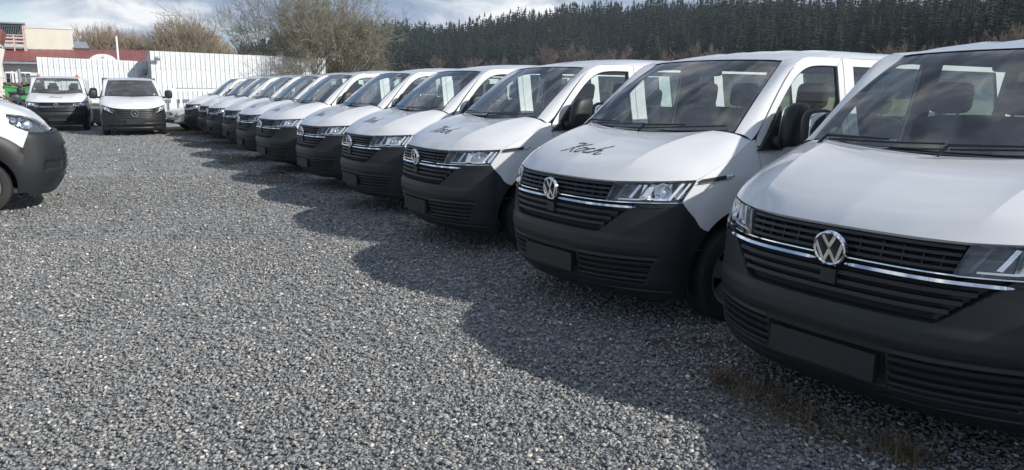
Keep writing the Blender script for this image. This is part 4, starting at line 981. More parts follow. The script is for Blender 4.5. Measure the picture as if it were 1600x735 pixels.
# flood light on the tall fence
fl = empty('flood_light', (4.22, 36.42, 2.68)); tag(fl, 'small flood light on the upper left corner of the tall white fence', 'lamp')
mb = MB(); mb.tube([(0, .07, -.08), (0, -.02, -.02), (.05, -.12, .02)], .018, 6); mb.build('bracket', M_galv, fl)
mb = MB(); mb.blob((.07, -.16, .04), (.26, .10, .16), 12, 8, .3, .3, rot=rotx(R(25))); mb.build('lamp_head', M_galv, fl)
wl = empty('wall_lamp', (3.78, 37.85, 2.15)); tag(wl, 'grey lamp box at the right end of the lower fence above the star badged van', 'lamp')
mb = MB(); mb.blob((0, 0, 0), (.26, .14, .30), 12, 8, .4, .4); mb.build('lamp_head', M_galv, wl); mb = MB(); mb.tube([(.0, .1, -.1), (.2, .1, -.1), (.2, .1, .2)], .03, 6); mb.build('bracket', M_binm, wl)
# white gate frame
gt = empty('rail_gate', (4.62, 35.7, 0)); tag(gt, 'white metal rail gate leaning in front of the tall fence', 'gate')
mb = MB(); mb.box((.12, 0, .74), (.22, .08, 1.48)); mb.build('gate_post', M_rail, gt, smooth=False)
mb = MB(); mb.box((1.5, 0, 1.46), (2.6, .06, .05)); mb.build('top_rail', M_galv, gt, smooth=False)
mb = MB(); mb.box((1.5, 0, 1.385), (2.6, .05, .07)); mb.build('gate_rail', M_rail, gt, smooth=False)
mb = MB(); mb.box((1.5, 0, .18), (2.6, .05, .07)); mb.build('gate_rail', M_rail, gt, smooth=False)
for k in range(7):
    mb = MB(); mb.box((.42+.385*k, 0, .78), (.085, .04, 1.15)); mb.build('gate_bar', M_rail, gt, smooth=False)
# arched white roof behind the lower fence
ar = empty('caravan', (2.42, 39.6, 0)); tag(ar, 'white caravan with an arched roof showing above the lower fence', 'caravan')
th = np.linspace(0, math.pi, 25); P = np.stack([np.stack([.62*np.sign(np.cos(th))*np.abs(np.cos(th))**.9, np.full(25, y_), 2.45+.52*np.sin(th)**.9], -1) for y_ in (0, .3, 3.0)], 1)
mb = MB(); mb.grid(P); mb.add(P[:, 0], [tuple(range(25))]); mb.build('roof', M_white2, ar)
mb = MB(); mb.box((0, 1.5, 1.5), (1.22, 2.98, 1.9)); mb.build('body_shell', M_white2, ar, smooth=False)
mb = MB(); mb.box((0, -.01, 2.82), (.12, .02, .05)); mb.build('roof_vent', M_galv, ar, smooth=False)
for s_ in (-1, 1): wheel(ar, (s_*.0, 1.2, .3), 1, .3, .2).location = (s_*.5, .3, 0)
# trailer between the two front-facing vans
tr = empty('flat_trailer', (1.55, 33.2, 0)); tag(tr, 'low trailer with dark side boards and a white cover between the two front-facing vans', 'trailer')
for k in range(4): mb = MB(); mb.box((0, 0, .22+.165*k), (.62, .04, .150)); mb.build('board', M_greywood, tr, smooth=False)
mb = MB(); mb.blob((0, .6, .95), (.66, 1.3, .17), 14, 8, .4, .3); mb.build('cover', M_white2, tr)
for s_ in (-1, 1): mb = MB(); mb.box((s_*.335, -.01, .5), (.04, .05, 1.0)); mb.build('corner_post', M_galv, tr, smooth=False)
mb = MB(); mb.box((0, .65, .48), (.6, 1.2, .7)); mb.build('load_bed', M_binm, tr, smooth=False)
for s_ in (-1, 1): wheel(tr, (s_*.0, .02, .2), 1, .2, .12).location = (s_*.22, .7, 0)
# green skip, dark bin, scrap
sk = empty('green_skip', (-.9, 38.2, 0)); tag(sk, 'green open skip full of junk left of the van with roof beacons', 'skip')
u = np.linspace(-1, 1, 13)
mb = MB(); top = 1.44+.07*u**2; P = np.stack([np.stack([u*.46, np.full(13, -.0), np.full(13, .95)], -1), np.stack([u*.52, np.full(13, -.06), top], -1)], 1); mb.grid(P)
P = np.stack([np.stack([u*.46, np.full(13, 1.4), np.full(13, .95)], -1), np.stack([u*.52, np.full(13, 1.46), top], -1)], 1); mb.grid(P)
for s_ in (-1, 1): mb.add([(s_*.46, 0, .95), (s_*.46, 1.4, .95), (s_*.52, 1.46, 1.51), (s_*.52, -.06, 1.51)], [(0, 1, 2, 3)])
mb.add([(-.46, 0, .95), (.46, 0, .95), (.46, 1.4, .95), (-.46, 1.4, .95)], [(0, 1, 2, 3)]); mb.build('skip_tub', M_green, sk)
mb = MB(); mb.tube(np.stack([u*.53, np.full(13, -.07), top], -1), .025, 6); mb.build('skip_rim', M_green, sk)
mb = MB(); mb.box((0, .7, .5), (.8, 1.2, .9)); mb.build('skip_base', M_binm, sk, smooth=False)
jk = MB()
for k in range(26): jk.box((rnd.uniform(-.4, .4), rnd.uniform(.1, 1.2), 1.4+rnd.uniform(-.15, .22)), (rnd.uniform(.1, .5), rnd.uniform(.05, .3), rnd.uniform(.04, .14)), rotz(rnd.uniform(0, 3))@rotx(rnd.uniform(-.5, .5)))
tag(jk.build('junk_pile', M_rust, None, smooth=False), 'heap of rusty junk lying in the green skip', 'junk', kind='stuff').location = (-.9, 38.2, 0)
mb = MB(); mb.blob((0, 0, .62), (.42, .5, 1.22), 12, 8, .25, .25); bn = mb.build('waste_bin', M_binm); bn.location = (-1.02, 36.4, 0); tag(bn, 'dark plastic waste bin in front of the green skip', 'bin')
mb = MB(); mb.blob((0, -.02, 1.25), (.46, .54, .08), 12, 6, .3, .3); mb.build('bin_lid', M_binm, bn)
mb = MB()
for k in range(110):
    x = rnd.uniform(-2.4, -.75); y = rnd.uniform(32.5, 35.5); z = rnd.uniform(.02, 1.02)*min(1, (-.5-x)/.6); L = rnd.uniform(.2, .9); a = rnd.uniform(0, 3.14); e = rnd.uniform(-.5, .5)
    d = np.array([math.cos(a)*math.cos(e), math.sin(a)*math.cos(e), math.sin(e)])*L/2; c = np.array([x, y, z+.12]); mb.tube([c-d, c+d], rnd.uniform(.02, .06), 5)
for k in range(30): mb.box((rnd.uniform(-2.4, -.9), rnd.uniform(33, 35.4), rnd.uniform(.15, .9)), (rnd.uniform(.2, .6), rnd.uniform(.1, .4), rnd.uniform(.05, .25)), rotz(rnd.uniform(0, 3))@rotx(rnd.uniform(-.6, .6)))
tag(mb.build('scrap_heap', M_rust, None, smooth=False), 'heap of rusty pipes and scrap behind the delivery van nose', 'scrap', kind='stuff')
# mast
ml = empty('mast', (3.15, 41, 0)); tag(ml, 'thin pale mast rising behind the lower fence', 'mast'); mb = MB(); mb.tube([(0, 0, 0), (0, 0, 3.85)], .045, 8); mb.build('pole', M_rail, ml); mb = MB(); mb.tube([(0, 0, 3.85), (0, 0, 3.92)], .03, 8); mb.build('cap', M_galv, ml)

# ------------------------------------------------------------------ buildings behind
hb_ = empty('red_roofed_building', (0, 58, 0)); tag(hb_, 'long low white building with a red sheet roof behind the lower fence', 'building')
P = np.stack([np.stack([np.linspace(-2.25, 9.0, 46), np.full(46, y_), z_+.18*(np.linspace(0, 1, 46))+.018*(np.arange(46) % 2)], -1) for y_, z_ in ((0, 3.0), (5.2, 4.0))], 1)
mb = MB(); mb.grid(P); P2 = P.copy(); P2[..., 2] -= .1; mb.grid(P2); mb.build('roof', M_roof, hb_, smooth=False)
mb = MB(); mb.box((3.4, -.05, 2.93), (11.3, .12, .14)); mb.build('gutter', M_slate, hb_, smooth=False)
mb = MB(); mb.box((3.4, .75, 1.45), (11.0, .1, 2.9)); mb.build('wall', M_plaster, hb_, smooth=False)
mb = MB(); mb.box((3.4, .45, 2.86), (11.0, .6, .06)); mb.build('soffit', M_slate, hb_, smooth=False)
for x, wd, z0, z1 in ((-1.75, .55, .3, 2.38), (-.95, .62, .3, 2.38), (.2, .9, .9, 2.3), (1.8, .9, .9, 2.3), (3.6, .9, .9, 2.3), (5.4, .9, .9, 2.3)):
    mb = MB(); mb.box((x, .68, (z0+z1)/2), (wd, .06, z1-z0)); wf = mb.build('window', M_rail, hb_, smooth=False)
    for k in (-1, 1):
        mb = MB(); mb.box((x+k*wd*.235, .645, (z0+z1)/2), (wd*.40, .02, (z1-z0)*.9)); mb.build('pane', M_winglass, wf, smooth=False)
for x in (-1.62, -1.36): mb = MB(); mb.box((x, .1, 1.3), (.10, .10, 2.2)); mb.build('door_post', M_rail, hb_, smooth=False)
ub = empty('cream_block', (0, 63, 0)); tag(ub, 'cream windowless block rising above the red roof', 'building')
mb = MB(); mb.box((.68, 1.5, 4.6), (2.80, 3.0, 1.65)); mb.build('wall', M_cream, ub, smooth=False)
mb = MB(); mb.box((.68, 1.5, 5.45), (2.9, 3.1, .06)); mb.build('roof_edge', M_plaster, ub, smooth=False)
mb = MB(); mb.box((.68, -.03, 3.80), (2.82, .08, .06)); mb.build('base_trim', M_wood, ub, smooth=False)
pg = empty('roof_terrace', (0, 62.5, 0)); tag(pg, 'dark boarded roof terrace with pale pink railings left of the cream block', 'terrace')
for k in range(16): mb = MB(); mb.box((-2.42+.105*k, 1.6, 4.95), (.095, .03, 1.3)); mb.build('board', M_greywood, pg, smooth=False)
mb = MB(); mb.box((-1.65, .8, 5.66), (1.9, 1.9, .09)); mb.build('roof', M_slate, pg, smooth=False)
for z in (4.22, 4.45, 4.68, 4.86): mb = MB(); mb.box((-1.45, -.3, z), (1.36, .05, .10 if z < 4.8 else .05)); mb.build('railing_bar', M_wood, pg, smooth=False)
for x, h_ in ((-2.12, 4.95), (-1.45, 4.9), (-.86, 5.5), (-.76, 5.55)): mb = MB(); mb.box((x, -.25, (3.6+h_)/2), (.08, .08, h_-3.6)); mb.build('post', M_wood, pg, smooth=False)
mb = MB(); mb.box((-1.6, .8, 4.0), (1.8, 2.0, .12)); mb.build('deck', M_greywood, pg, smooth=False)
ht_ = empty('small_hut', (2.55, 63, 0)); tag(ht_, 'small white hut with a slate roof right of the cream block', 'building')
mb = MB(); mb.box((0, .8, 3.9), (.85, 1.4, .55)); mb.build('wall', M_plaster, ht_, smooth=False)
mb = MB(); mb.add([(-.55, -.1, 4.16), (.52, -.1, 4.16), (.36, .8, 4.66), (-.38, .8, 4.66), (-.55, 1.7, 4.16), (.52, 1.7, 4.16)], [(0, 1, 2, 3), (3, 2, 5, 4), (0, 3, 4), (1, 5, 2)]); mb.build('roof', M_slate, ht_, smooth=False)
gb = empty('white_gable_house', (-3.2, 49, 0)); tag(gb, 'white gable wall with a red roof edge at the left border', 'building')
mb = MB(); mb.flat([(-2.5, 0), (1.38, 0), (1.38, 2.5), (1.62, 3.4), (-2.5, 4.4)], .2, (0, 0, 0), (1, 0, 0), (0, 0, 1), (0, 1, 0)); mb.build('wall', M_plaster, gb, smooth=False)
mb = MB(); mb.add([(-2.6, -.3, 4.75), (1.62, -.3, 4.42), (1.66, 4, 4.42), (-2.6, 4, 4.75), (-2.6, -.3, 3.9), (1.45, -.3, 3.68), (1.45, 4, 3.68)], [(0, 1, 2, 3), (4, 5, 1, 0), (5, 6, 2, 1)]); mb.build('roof', M_roof, gb, smooth=False)
wf_ = empty('wire_fence', (-1.7, 45, 0)); tag(wf_, 'thin wire fence with a grey post in front of the white building', 'fence')
mb = MB(); mb.tube([(.72, 0, 0), (.72, 0, 2.33)], .075, 8); mb.build('post', M_galv, wf_)
for z in (1.88, 1.2): mb = MB(); mb.tube([(-1.5, 0, z), (2.0, 0, z)], .012, 5); mb.build('wire', M_galv, wf_)
for x in (-1.4, 1.9): mb = MB(); mb.tube([(x, 0, 0), (x, 0, 2.0)], .04, 8); mb.build('post', M_galv, wf_)

# ------------------------------------------------------------------ fast joined meshes
def np_mesh(name, V, F, mat, smooth=False):
    V = np.asarray(V, np.float32); F = np.asarray(F, np.int32); n, k = F.shape
    me = bpy.data.meshes.new(name); me.vertices.add(len(V)); me.vertices.foreach_set('co', V.ravel())
    me.loops.add(n*k); me.loops.foreach_set('vertex_index', F.ravel())
    me.polygons.add(n); me.polygons.foreach_set('loop_start', np.arange(0, n*k, k, dtype=np.int32))
    try: me.polygons.foreach_set('loop_total', np.full(n, k, dtype=np.int32))
    except Exception: pass
    if smooth: me.polygons.foreach_set('use_smooth', np.ones(n, bool))
    me.materials.append(mat); me.update(calc_edges=True); me.validate()
    o = bpy.data.objects.new(name, me); COL.objects.link(o); return o

# ------------------------------------------------------------------ ground
def vnoise(x, y, seed=0):
    x = np.asarray(x, float); y = np.asarray(y, float); xi = np.floor(x).astype(int); yi = np.floor(y).astype(int); fx = x-xi; fy = y-yi
    h = lambda a, b: (np.abs(np.sin(a*127.1+b*311.7+seed*74.7)*43758.5453)) % 1.0
    u = fx*fx*(3-2*fx); v = fy*fy*(3-2*fy)
    return (h(xi, yi)*(1-u)+h(xi+1, yi)*u)*(1-v)+(h(xi, yi+1)*(1-u)+h(xi+1, yi+1)*u)*v
mb = MB(); P = np.array([[(-2030, -2030, -.03), (-2030, 2030, -.03)], [(2030, -2030, -.03), (2030, 2030, -.03)]], float); mb.grid(P)
tag(mb.build('ground', M_meadow, smooth=False), kind='structure')
xs = np.linspace(-30, 14, 90); ys = np.linspace(-12, 60, 145); X, Y = np.meshgrid(xs, ys, indexing='ij')
mb = MB(); mb.grid(np.stack([X, Y, -.012+.012*vnoise(X*.8, Y*.8)], -1)); tag(mb.build('gravel_yard', M_gravel, smooth=True), kind='structure')

def stones(n, yfun, smin, smax, V0, F0, seed):
    r = np.random.default_rng(seed); x, y = yfun(r, n); n = len(x)
    s = (smin+(smax-smin)*r.random(n)**2.2)/2
    k = len(V0)
    jit = np.clip(1+r.normal(0, .27, (n, k, 1)), .45, 1.7); P = V0[None]*jit+r.normal(0, .16, (n, k, 3))
    sq = np.stack([1+.5*r.random(n), .70+.4*r.random(n), .38+.40*r.random(n)], -1); P = P*sq[:, None]*s[:, None, None]
    a = r.random(n)*2*np.pi; b = r.normal(0, .6, n)
    ca, sa, cb, sb = np.cos(a)[:, None], np.sin(a)[:, None], np.cos(b)[:, None], np.sin(b)[:, None]
    X, Y, Z = P[..., 0], P[..., 1], P[..., 2]
    Y, Z = cb*Y-sb*Z, sb*Y+cb*Z; X, Y = ca*X-sa*Y, sa*X+ca*Y
    lift = .004+.010*r.random(n)
    V = np.stack([X+x[:, None], Y+y[:, None], Z+(lift+.012*vnoise(x*.8, y*.8)-.008)[:, None]], -1).reshape(-1, 3)
    F = (F0[None]+(np.arange(n)*k)[:, None, None]).reshape(-1, 3); return V, F
bm = bmesh.new(); bmesh.ops.create_icosphere(bm, subdivisions=1, radius=1); bm.verts.ensure_lookup_table()
ICO = np.array([v.co[:] for v in bm.verts]); ICOF = np.array([[v.index for v in f.verts] for f in bm.faces]); bm.free()
OCT = np.array([(1, 0, 0), (-.5, .87, 0), (-.5, -.87, 0), (.5, .87, .5), (-1, 0, .5), (.5, -.87, .5), (0, 0, 1.0)]); OCTF = np.array([(0, 3, 5), (3, 1, 4), (5, 4, 2), (1, 3, 0), (2, 0, 5), (4, 1, 2), (3, 6, 5), (3, 4, 6), (4, 5, 6)])
FWD = np.array([math.sin(YAW), math.cos(YAW)]); RGT = np.array([math.cos(YAW), -math.sin(YAW)])
def fan(d0, d1, side=.72, pad=.4, wlim=1.0):
    def f(r, n):
        u = r.random(n); d = np.sqrt(d0*d0+(d1*d1-d0*d0)*u); w_ = (d*side+pad)*(2*r.random(n)-1)
        x = d*FWD[0]+w_*RGT[0]; y = d*FWD[1]+w_*RGT[1]
        deep = x > 2.95+np.clip(y*.045, 0, 1.2)+1.3              # well under the vans nothing shows
        k = ~deep; return x[k], y[k]
    return f
parts = [stones(52000, fan(1.9, 4.4), .010, .025, ICO, ICOF, 1), stones(50000, fan(4.4, 7.5), .012, .027, ICO, ICOF, 2), stones(900, fan(1.9, 7.5), .024, .038, ICO, ICOF, 5)]
V = []; F = []; o_ = 0
for v_, f_ in parts: V.append(v_); F.append(f_+o_); o_ += len(v_)
tag(np_mesh('gravel', np.concatenate(V), np.concatenate(F), M_stone), kind='stuff')
parts = [stones(60000, fan(7.5, 13), .016, .034, OCT, OCTF, 3), stones(52000, fan(13, 26), .022, .042, OCT, OCTF, 4)]
V = []; F = []; o_ = 0
for v_, f_ in parts: V.append(v_); F.append(f_+o_); o_ += len(v_)
tag(np_mesh('gravel', np.concatenate(V), np.concatenate(F), M_stone), kind='stuff')

# bare soil where the gravel has worn away
def soil(cx, cy, rx, ry, rot, seed):
    mb = MB(); a = np.linspace(0, 2*math.pi, 41); r_ = np.random.default_rng(seed); rad = 1+.25*np.interp(a, np.linspace(0, 2*math.pi, 15), np.concatenate([(q := r_.normal(0, 1, 14)), q[:1]]))
    ring = [np.stack([cx+f*rad*(rx*np.cos(a)*math.cos(rot)-ry*np.sin(a)*math.sin(rot)), cy+f*rad*(rx*np.cos(a)*math.sin(rot)+ry*np.sin(a)*math.cos(rot)), np.full(41, .006*(1.3-f))], -1) for f in (.02, .5, 1.0)]
    mb.grid(np.stack(ring, 1)); tag(mb.build('bare_soil', M_soil), kind='structure')
for q in ((4.3, 27.6, 1.0, 2.2, .1, 1), (3.75, 22.0, .7, 1.6, .1, 2), (3.5, 17.5, .5, 1.1, 0, 3), (3.25, 13.4, .45, .8, 0, 4), (3.45, 2.35, .55, .9, .2, 5), (5.0, 30.5, 1.4, 1.2, 0, 6)): soil(*q)
# dry grass
def tuft(V, F, cx, cy, n, spread, h, flat, r):
    for _ in range(n):
        x = cx+r.gauss(0, spread); y = cy+r.gauss(0, spread*1.1); a = r.uniform(0, 6.283); L = h*r.uniform(.5, 1.2); lean = r.uniform(.2, .9) if r.random() > flat else r.uniform(1.1, 1.5)
        d = np.array([math.cos(a), math.sin(a), 0]); pz = np.array([0, 0, 1.0]); n_ = np.array([-d[1], d[0], 0])*r.uniform(.0012, .0024)
        p0 = np.array([x, y, .005]); p1 = p0+d*math.sin(lean)*L*.5+pz*math.cos(lean)*L*.6; p2 = p1+d*math.sin(min(1.55, lean+.5))*L*.5+pz*math.cos(min(1.55, lean+.5))*L*.4
        k = len(V); V += [p0-n_, p0+n_, p1+n_*.7, p1-n_*.7, p2]; F += [(k, k+1, k+2), (k, k+2, k+3), (k+3, k+2, k+4)]
V = []; F = []; r2 = random.Random(5)
for cx, cy, n, sp, h, fl_ in ((3.00, 2.66, 190, .05, .12, .25), (3.04, 2.42, 260, .10, .14, .92), (2.98, 2.20, 260, .11, .14, .92), (3.04, 1.66, 320, .06, .12, .3), (3.0, 1.95, 200, .10, .13, .9), (2.86, 2.45, 90, .12, .12, .95)): tuft(V, F, cx, cy, n, sp, h, fl_, r2)
for _ in range(46):
    y = r2.uniform(4.5, 30); x = 2.95+.045*y+r2.uniform(-.35, .25); tuft(V, F, x, y, r2.randint(15, 60), r2.uniform(.04, .14), r2.uniform(.05, .11), .4, r2)
tag(np_mesh('dry_grass', V, F, M_dry), kind='stuff')

# ------------------------------------------------------------------ bare trees
def branchy(mb_t, mb_c, p, d, L, r, depth, rg, up=.15, spread=.55, kids=(3, 4), shrink=(.58, .8), lvl_c=2, minr=.008, seg=5):
    pts = [np.array(p)]; d = np.array(d, float); d /= np.linalg.norm(d); q = np.array(p, float); n_ = 4
    for i in range(n_):
        d = d+np.array([rg.gauss(0, .09), rg.gauss(0, .09), up*.25+rg.gauss(0, .06)]); d /= np.linalg.norm(d); q = q+d*L/n_; pts.append(q.copy())
    r1 = max(minr*.6, r*.55); (mb_t if depth >= lvl_c else mb_c).tube(pts, np.linspace(r, r1, n_+1), seg if depth >= lvl_c else 3, False)
    if depth == 0: return
    for k in range(rg.randint(*kids)):
        t_ = rg.uniform(.35, 1.0); i = min(n_-1, int(t_*n_)); base = pts[i]+(pts[i+1]-pts[i])*(t_*n_-i)
        a = rg.uniform(0, 6.283); ax = np.cross(d, [math.cos(a), math.sin(a), .3]); ax /= np.linalg.norm(ax)+1e-9
        s_ = spread*rg.uniform(.6, 1.35); nd = d*math.cos(s_)+ax*math.sin(s_)
        branchy(mb_t, mb_c, base, nd, L*rg.uniform(*shrink), max(minr, r1*rg.uniform(.55, .8)), depth-1, rg, up, spread, kids, shrink, lvl_c, minr, seg)
# big shrub at the end of the fence
rg = random.Random(21)
t_, c_ = MB(), MB()
for k in range(19):
    a = 2*math.pi*k/19+rg.uniform(-.2, .2); tilt = rg.uniform(.08, .95)
    d = (math.cos(a)*math.sin(tilt), math.sin(a)*math.sin(tilt)*.8, math.cos(tilt)); o_ = (rg.uniform(-.5, .5), rg.uniform(-.4, .4), 0)
    branchy(t_, c_, o_, d, rg.uniform(2.3, 3.4), rg.uniform(.05, .09), 5, rg, .12, .48, (3, 4), (.60, .80), 3, .0066, 6)
sh = t_.build('willow_shrub', pbr('shrub_bark', (0.17, 0.158, 0.120), 0.9, var=0.3, vscale=6), angle=None); sh.location = (11.7, 37.8, 0)
cr = c_.build('crown', M_twig, sh, angle=None)
V = []; F = []
pts = np.concatenate(c_.v)[::3]; r3 = np.random.default_rng(3); sel = pts[r3.random(len(pts)) < .13]
for p_ in sel:                                                        # buds and catkins along the twigs
    d1 = r3.normal(0, 1, 3); d1 /= np.linalg.norm(d1); d2 = np.cross(d1, r3.normal(0, 1, 3)); d2 /= np.linalg.norm(d2)+1e-9; L_ = .05+.05*r3.random(); k = len(V); V += [p_, p_+d1*L_+d2*.014, p_+d1*L_*1.6, p_+d1*L_-d2*.014]; F.append((k, k+1, k+2, k+3))
bd = np_mesh('buds', V, F, M_twig); bd.parent = sh; tag(bd, kind='stuff')
tag(sh, 'big bare many-stemmed shrub with olive twigs at the right end of the tall white fence', 'shrub')

def bare_tree(name, seed, h, depth, tmat, cmat, kids=(3, 4), nst=1, minr=.014, spread=.5, up=.2):
    rg = random.Random(seed); t_, c_ = MB(), MB()
    for k in range(nst):
        a = rg.uniform(0, 6.283); tl = rg.uniform(.02, .12) if nst == 1 else rg.uniform(.1, .6)
        branchy(t_, c_, (rg.uniform(-.2, .2)*(nst > 1), 0, 0), (math.cos(a)*math.sin(tl), math.sin(a)*math.sin(tl), 1), h*.36, h*.016, depth, rg, up, spread, kids, (.62, .84), depth-1, minr, 5)
    o = t_.build(name, tmat, angle=None); c_.build('crown', cmat, o, angle=None); return o
def polar(azd, d): a = R(azd); return d*math.sin(a), d*math.cos(a)
def dome_tree(name, seed, h, N, wide=.44):
    rg = np.random.default_rng(seed); t_, c_ = MB(), MB()
    t_.tube([(0, 0, 0), (.05, .03, h*.2), (-.03, .05, h*.42), (.04, 0, h*.7)], [h*.022, h*.017, h*.012, h*.004], 6, False)
    for i in range(N):
        d = rg.normal(0, 1, 3); d /= np.linalg.norm(d); rr = rg.random()**.30
        p = np.array([0, 0, h*.55])+d*rr*np.array([wide*h, wide*h, h*.46])*(1+.12*math.sin(3*math.atan2(d[1], d[0])+seed))
        if p[2] < h*.10: continue
        st = np.array([0, 0, h*(.08+.42*rg.random()*max(.15, (p[2]/h)))]); L = np.linalg.norm(p-st); mid = st+(p-st)*.5+np.array([0, 0, -.05*L])+rg.normal(0, .05*L, 3)
        q = np.array([st, st*.55+mid*.45+rg.normal(0, .02*L, 3), mid, mid*.45+p*.55+rg.normal(0, .03*L, 3), p]); big = i % 9 == 0
        (t_ if big else c_).tube(q, np.linspace(h*(.010 if big else .0045), h*.0016, 5), 4 if big else 3, False)
        out_ = (p-st)/(L+1e-9)
        for k in range(11):
            b0 = q[3]+(p-q[3])*rg.random() if k > 3 else q[2]+(q[3]-q[2])*rg.random(); dd = out_*.7+rg.normal(0, .45, 3)+np.array([0, 0, .35]); dd /= np.linalg.norm(dd); l_ = h*(.05+.07*rg.random()); e_ = b0+dd*l_
            c_.tube([b0, e_], [h*.0024, h*.0013], 3, False)
    o = t_.build(name, M_bark, angle=None); c_.build('crown', M_twigb, o, angle=None); return o
src = [dome_tree('bare_tree', 31, 9.0, 1000), dome_tree('bare_tree', 47, 9.0, 1000, .50)]
LEFT = [(1.75, 116, .80), (2.9, 112, .98), (4.15, 114, 1.0), (5.35, 112, .92), (7.35, 112, .86), (8.35, 106, 1.12), (9.35, 110, 1.06), (10.6, 116, .84), (11.8, 120, .72), (13.2, 124, .74), (14.6, 126, .74), (0.6, 124, .52), (-.6, 126, .46)]
WORDS = ['left end of the bare clump beside the cream block', 'behind the mast, second of the left clump', 'behind the mast, third of the left clump', 'right end of the bare clump above the red roof', 'left flank of the round bare group above the tall fence', 'crown top of the round bare group above the tall fence', 'right of the top of the round bare group above the tall fence', 'right flank of the round bare group, lower', 'low, above the middle of the tall fence', 'low, just left of the big shrub', 'low, behind the left twigs of the big shrub', 'small, behind the cream block', 'small, behind the roof terrace']
used = [0, 0]
for i, (az, d, s) in enumerate(LEFT):
    k = i % 2; o = src[k] if not used[k] else copy_tree(src[k]); used[k] = 1
    x, y = polar(az, d); o.location = (x, y, 0); o.scale = (s, s, s); o.rotation_euler = (0, 0, i*1.7)
    tag(o, 'bare brown tree, '+WORDS[i], 'tree', 'bare trees beyond the fence')

# ------------------------------------------------------------------ forested hill
AZ_T = np.array([-25, 0, 6, 12, 15, 18, 23.1, 26.4, 31.6, 35.3, 38.2, 41.4, 46.8, 57.9, 64.3, 80, 110.])
EL_T = np.array([1.0, 1.2, 1.6, 2.6, 3.4, 4.1, 4.65, 4.30, 5.10, 5.50, 5.75, 6.00, 6.25, 6.15, 5.95, 5.6, 5.0])
D_T = np.array([900, 850, 800, 740, 700, 670, 640, 630, 610, 600, 590, 560, 500, 400, 330, 300, 300.])
def ridge(az): D = np.interp(az, AZ_T, D_T); e = np.interp(az, AZ_T, EL_T); return D, np.maximum(2.0, np.tan(np.radians(e))*D+1.57-21)
def terrain(az, d):
    D, h = ridge(az); s = sst(0, 1, (d-.55*D)/(.45*D)); back = sst(0, 1, (d-D)/(.6*D)); return h*s*(1-.55*back)-.02
az = np.linspace(-28, 112, 141); dd = np.concatenate([np.linspace(.54, 1.1, 40), np.linspace(1.15, 2.2, 10)]); Aa, Dd = np.meshgrid(az, dd, indexing='ij'); Dd = Dd*ridge(Aa)[0]
Z = terrain(Aa, Dd); mb = MB(); mb.grid(np.stack([Dd*np.sin(np.radians(Aa)), Dd*np.cos(np.radians(Aa)), Z], -1)); tag(mb.build('hill', M_hill), kind='structure')

def spruce_crown(seed, H, Rm, levels, blades, start=.18):
    r = np.random.default_rng(seed); V = []; F = []
    for i in range(levels):
        f = i/(levels-1); z = H*(start+(1-start)*f**.92); rad = Rm*(1-f)**.52*(.75+.5*r.random())+.10; nb = max(4, int(blades*(1-.4*f))); a0 = r.random()*6.28
        for j in range(nb):
            a = a0+6.283*j/nb+r.normal(0, .15); L = rad*(.7+.5*r.random()); w_ = L*.42+.08; dz = -L*(.30+.3*r.random())
            d = np.array([math.cos(a), math.sin(a), 0]); n_ = np.array([-d[1], d[0], 0]); b = np.array([0, 0, z]); k = len(V)
            V += [b+np.array([0, 0, .25*rad*.5]), b+d*L*.55+n_*w_*.5+np.array([0, 0, dz*.45-.15]), b+d*L+np.array([0, 0, dz]), b+d*L*.55-n_*w_*.5+np.array([0, 0, dz*.45-.15])]; F += [(k, k+1, k+2, k+3)]
    k = len(V); V += [np.array([0, 0, H*1.04]), np.array([.14, 0, H*.93]), np.array([-.1, .1, H*.93]), np.array([-.1, -.1, H*.93])]; F += [(k, k+1, k+2, k+2), (k, k+2, k+3, k+3)][:0]
    V += [np.array([0, 0, H*1.0]), np.array([.5, 0, H*.88]), np.array([0, 0, H*.86]), np.array([-.5, 0, H*.88])]; F.append((k+4, k+5, k+6, k+7))
    return np.array(V), np.array(F)
TREES = []
for v in range(5):
    H = 20+v; st = (.16, .2, .3, .42, .25)[v]; Vc, Fc = spruce_crown(100+v, H, (3.0, 2.6, 2.9, 2.5, 3.3)[v], 17, 10, st)
    mb = MB(); mb.tube([(0, 0, -1), (0, 0, H*.4), (0, 0, H*.95)], [.26, .18, .04], 6); o = mb.build('spruce_tree', M_trunkp if v in (2, 3) else M_bark, angle=None); c = np_mesh('crown', Vc, Fc, M_needle); c.parent = o; TREES.append(o)
r = np.random.default_rng(77)
n = 16000; az_ = r.uniform(12, 72, n); D_, h_ = ridge(az_); d_ = D_*(.62+.40*np.sqrt(r.random(n)))
d_ += 0; keep = r.random(n) < np.clip(1.15*d_/600, .2, 1); az_, d_ = az_[keep], d_[keep]
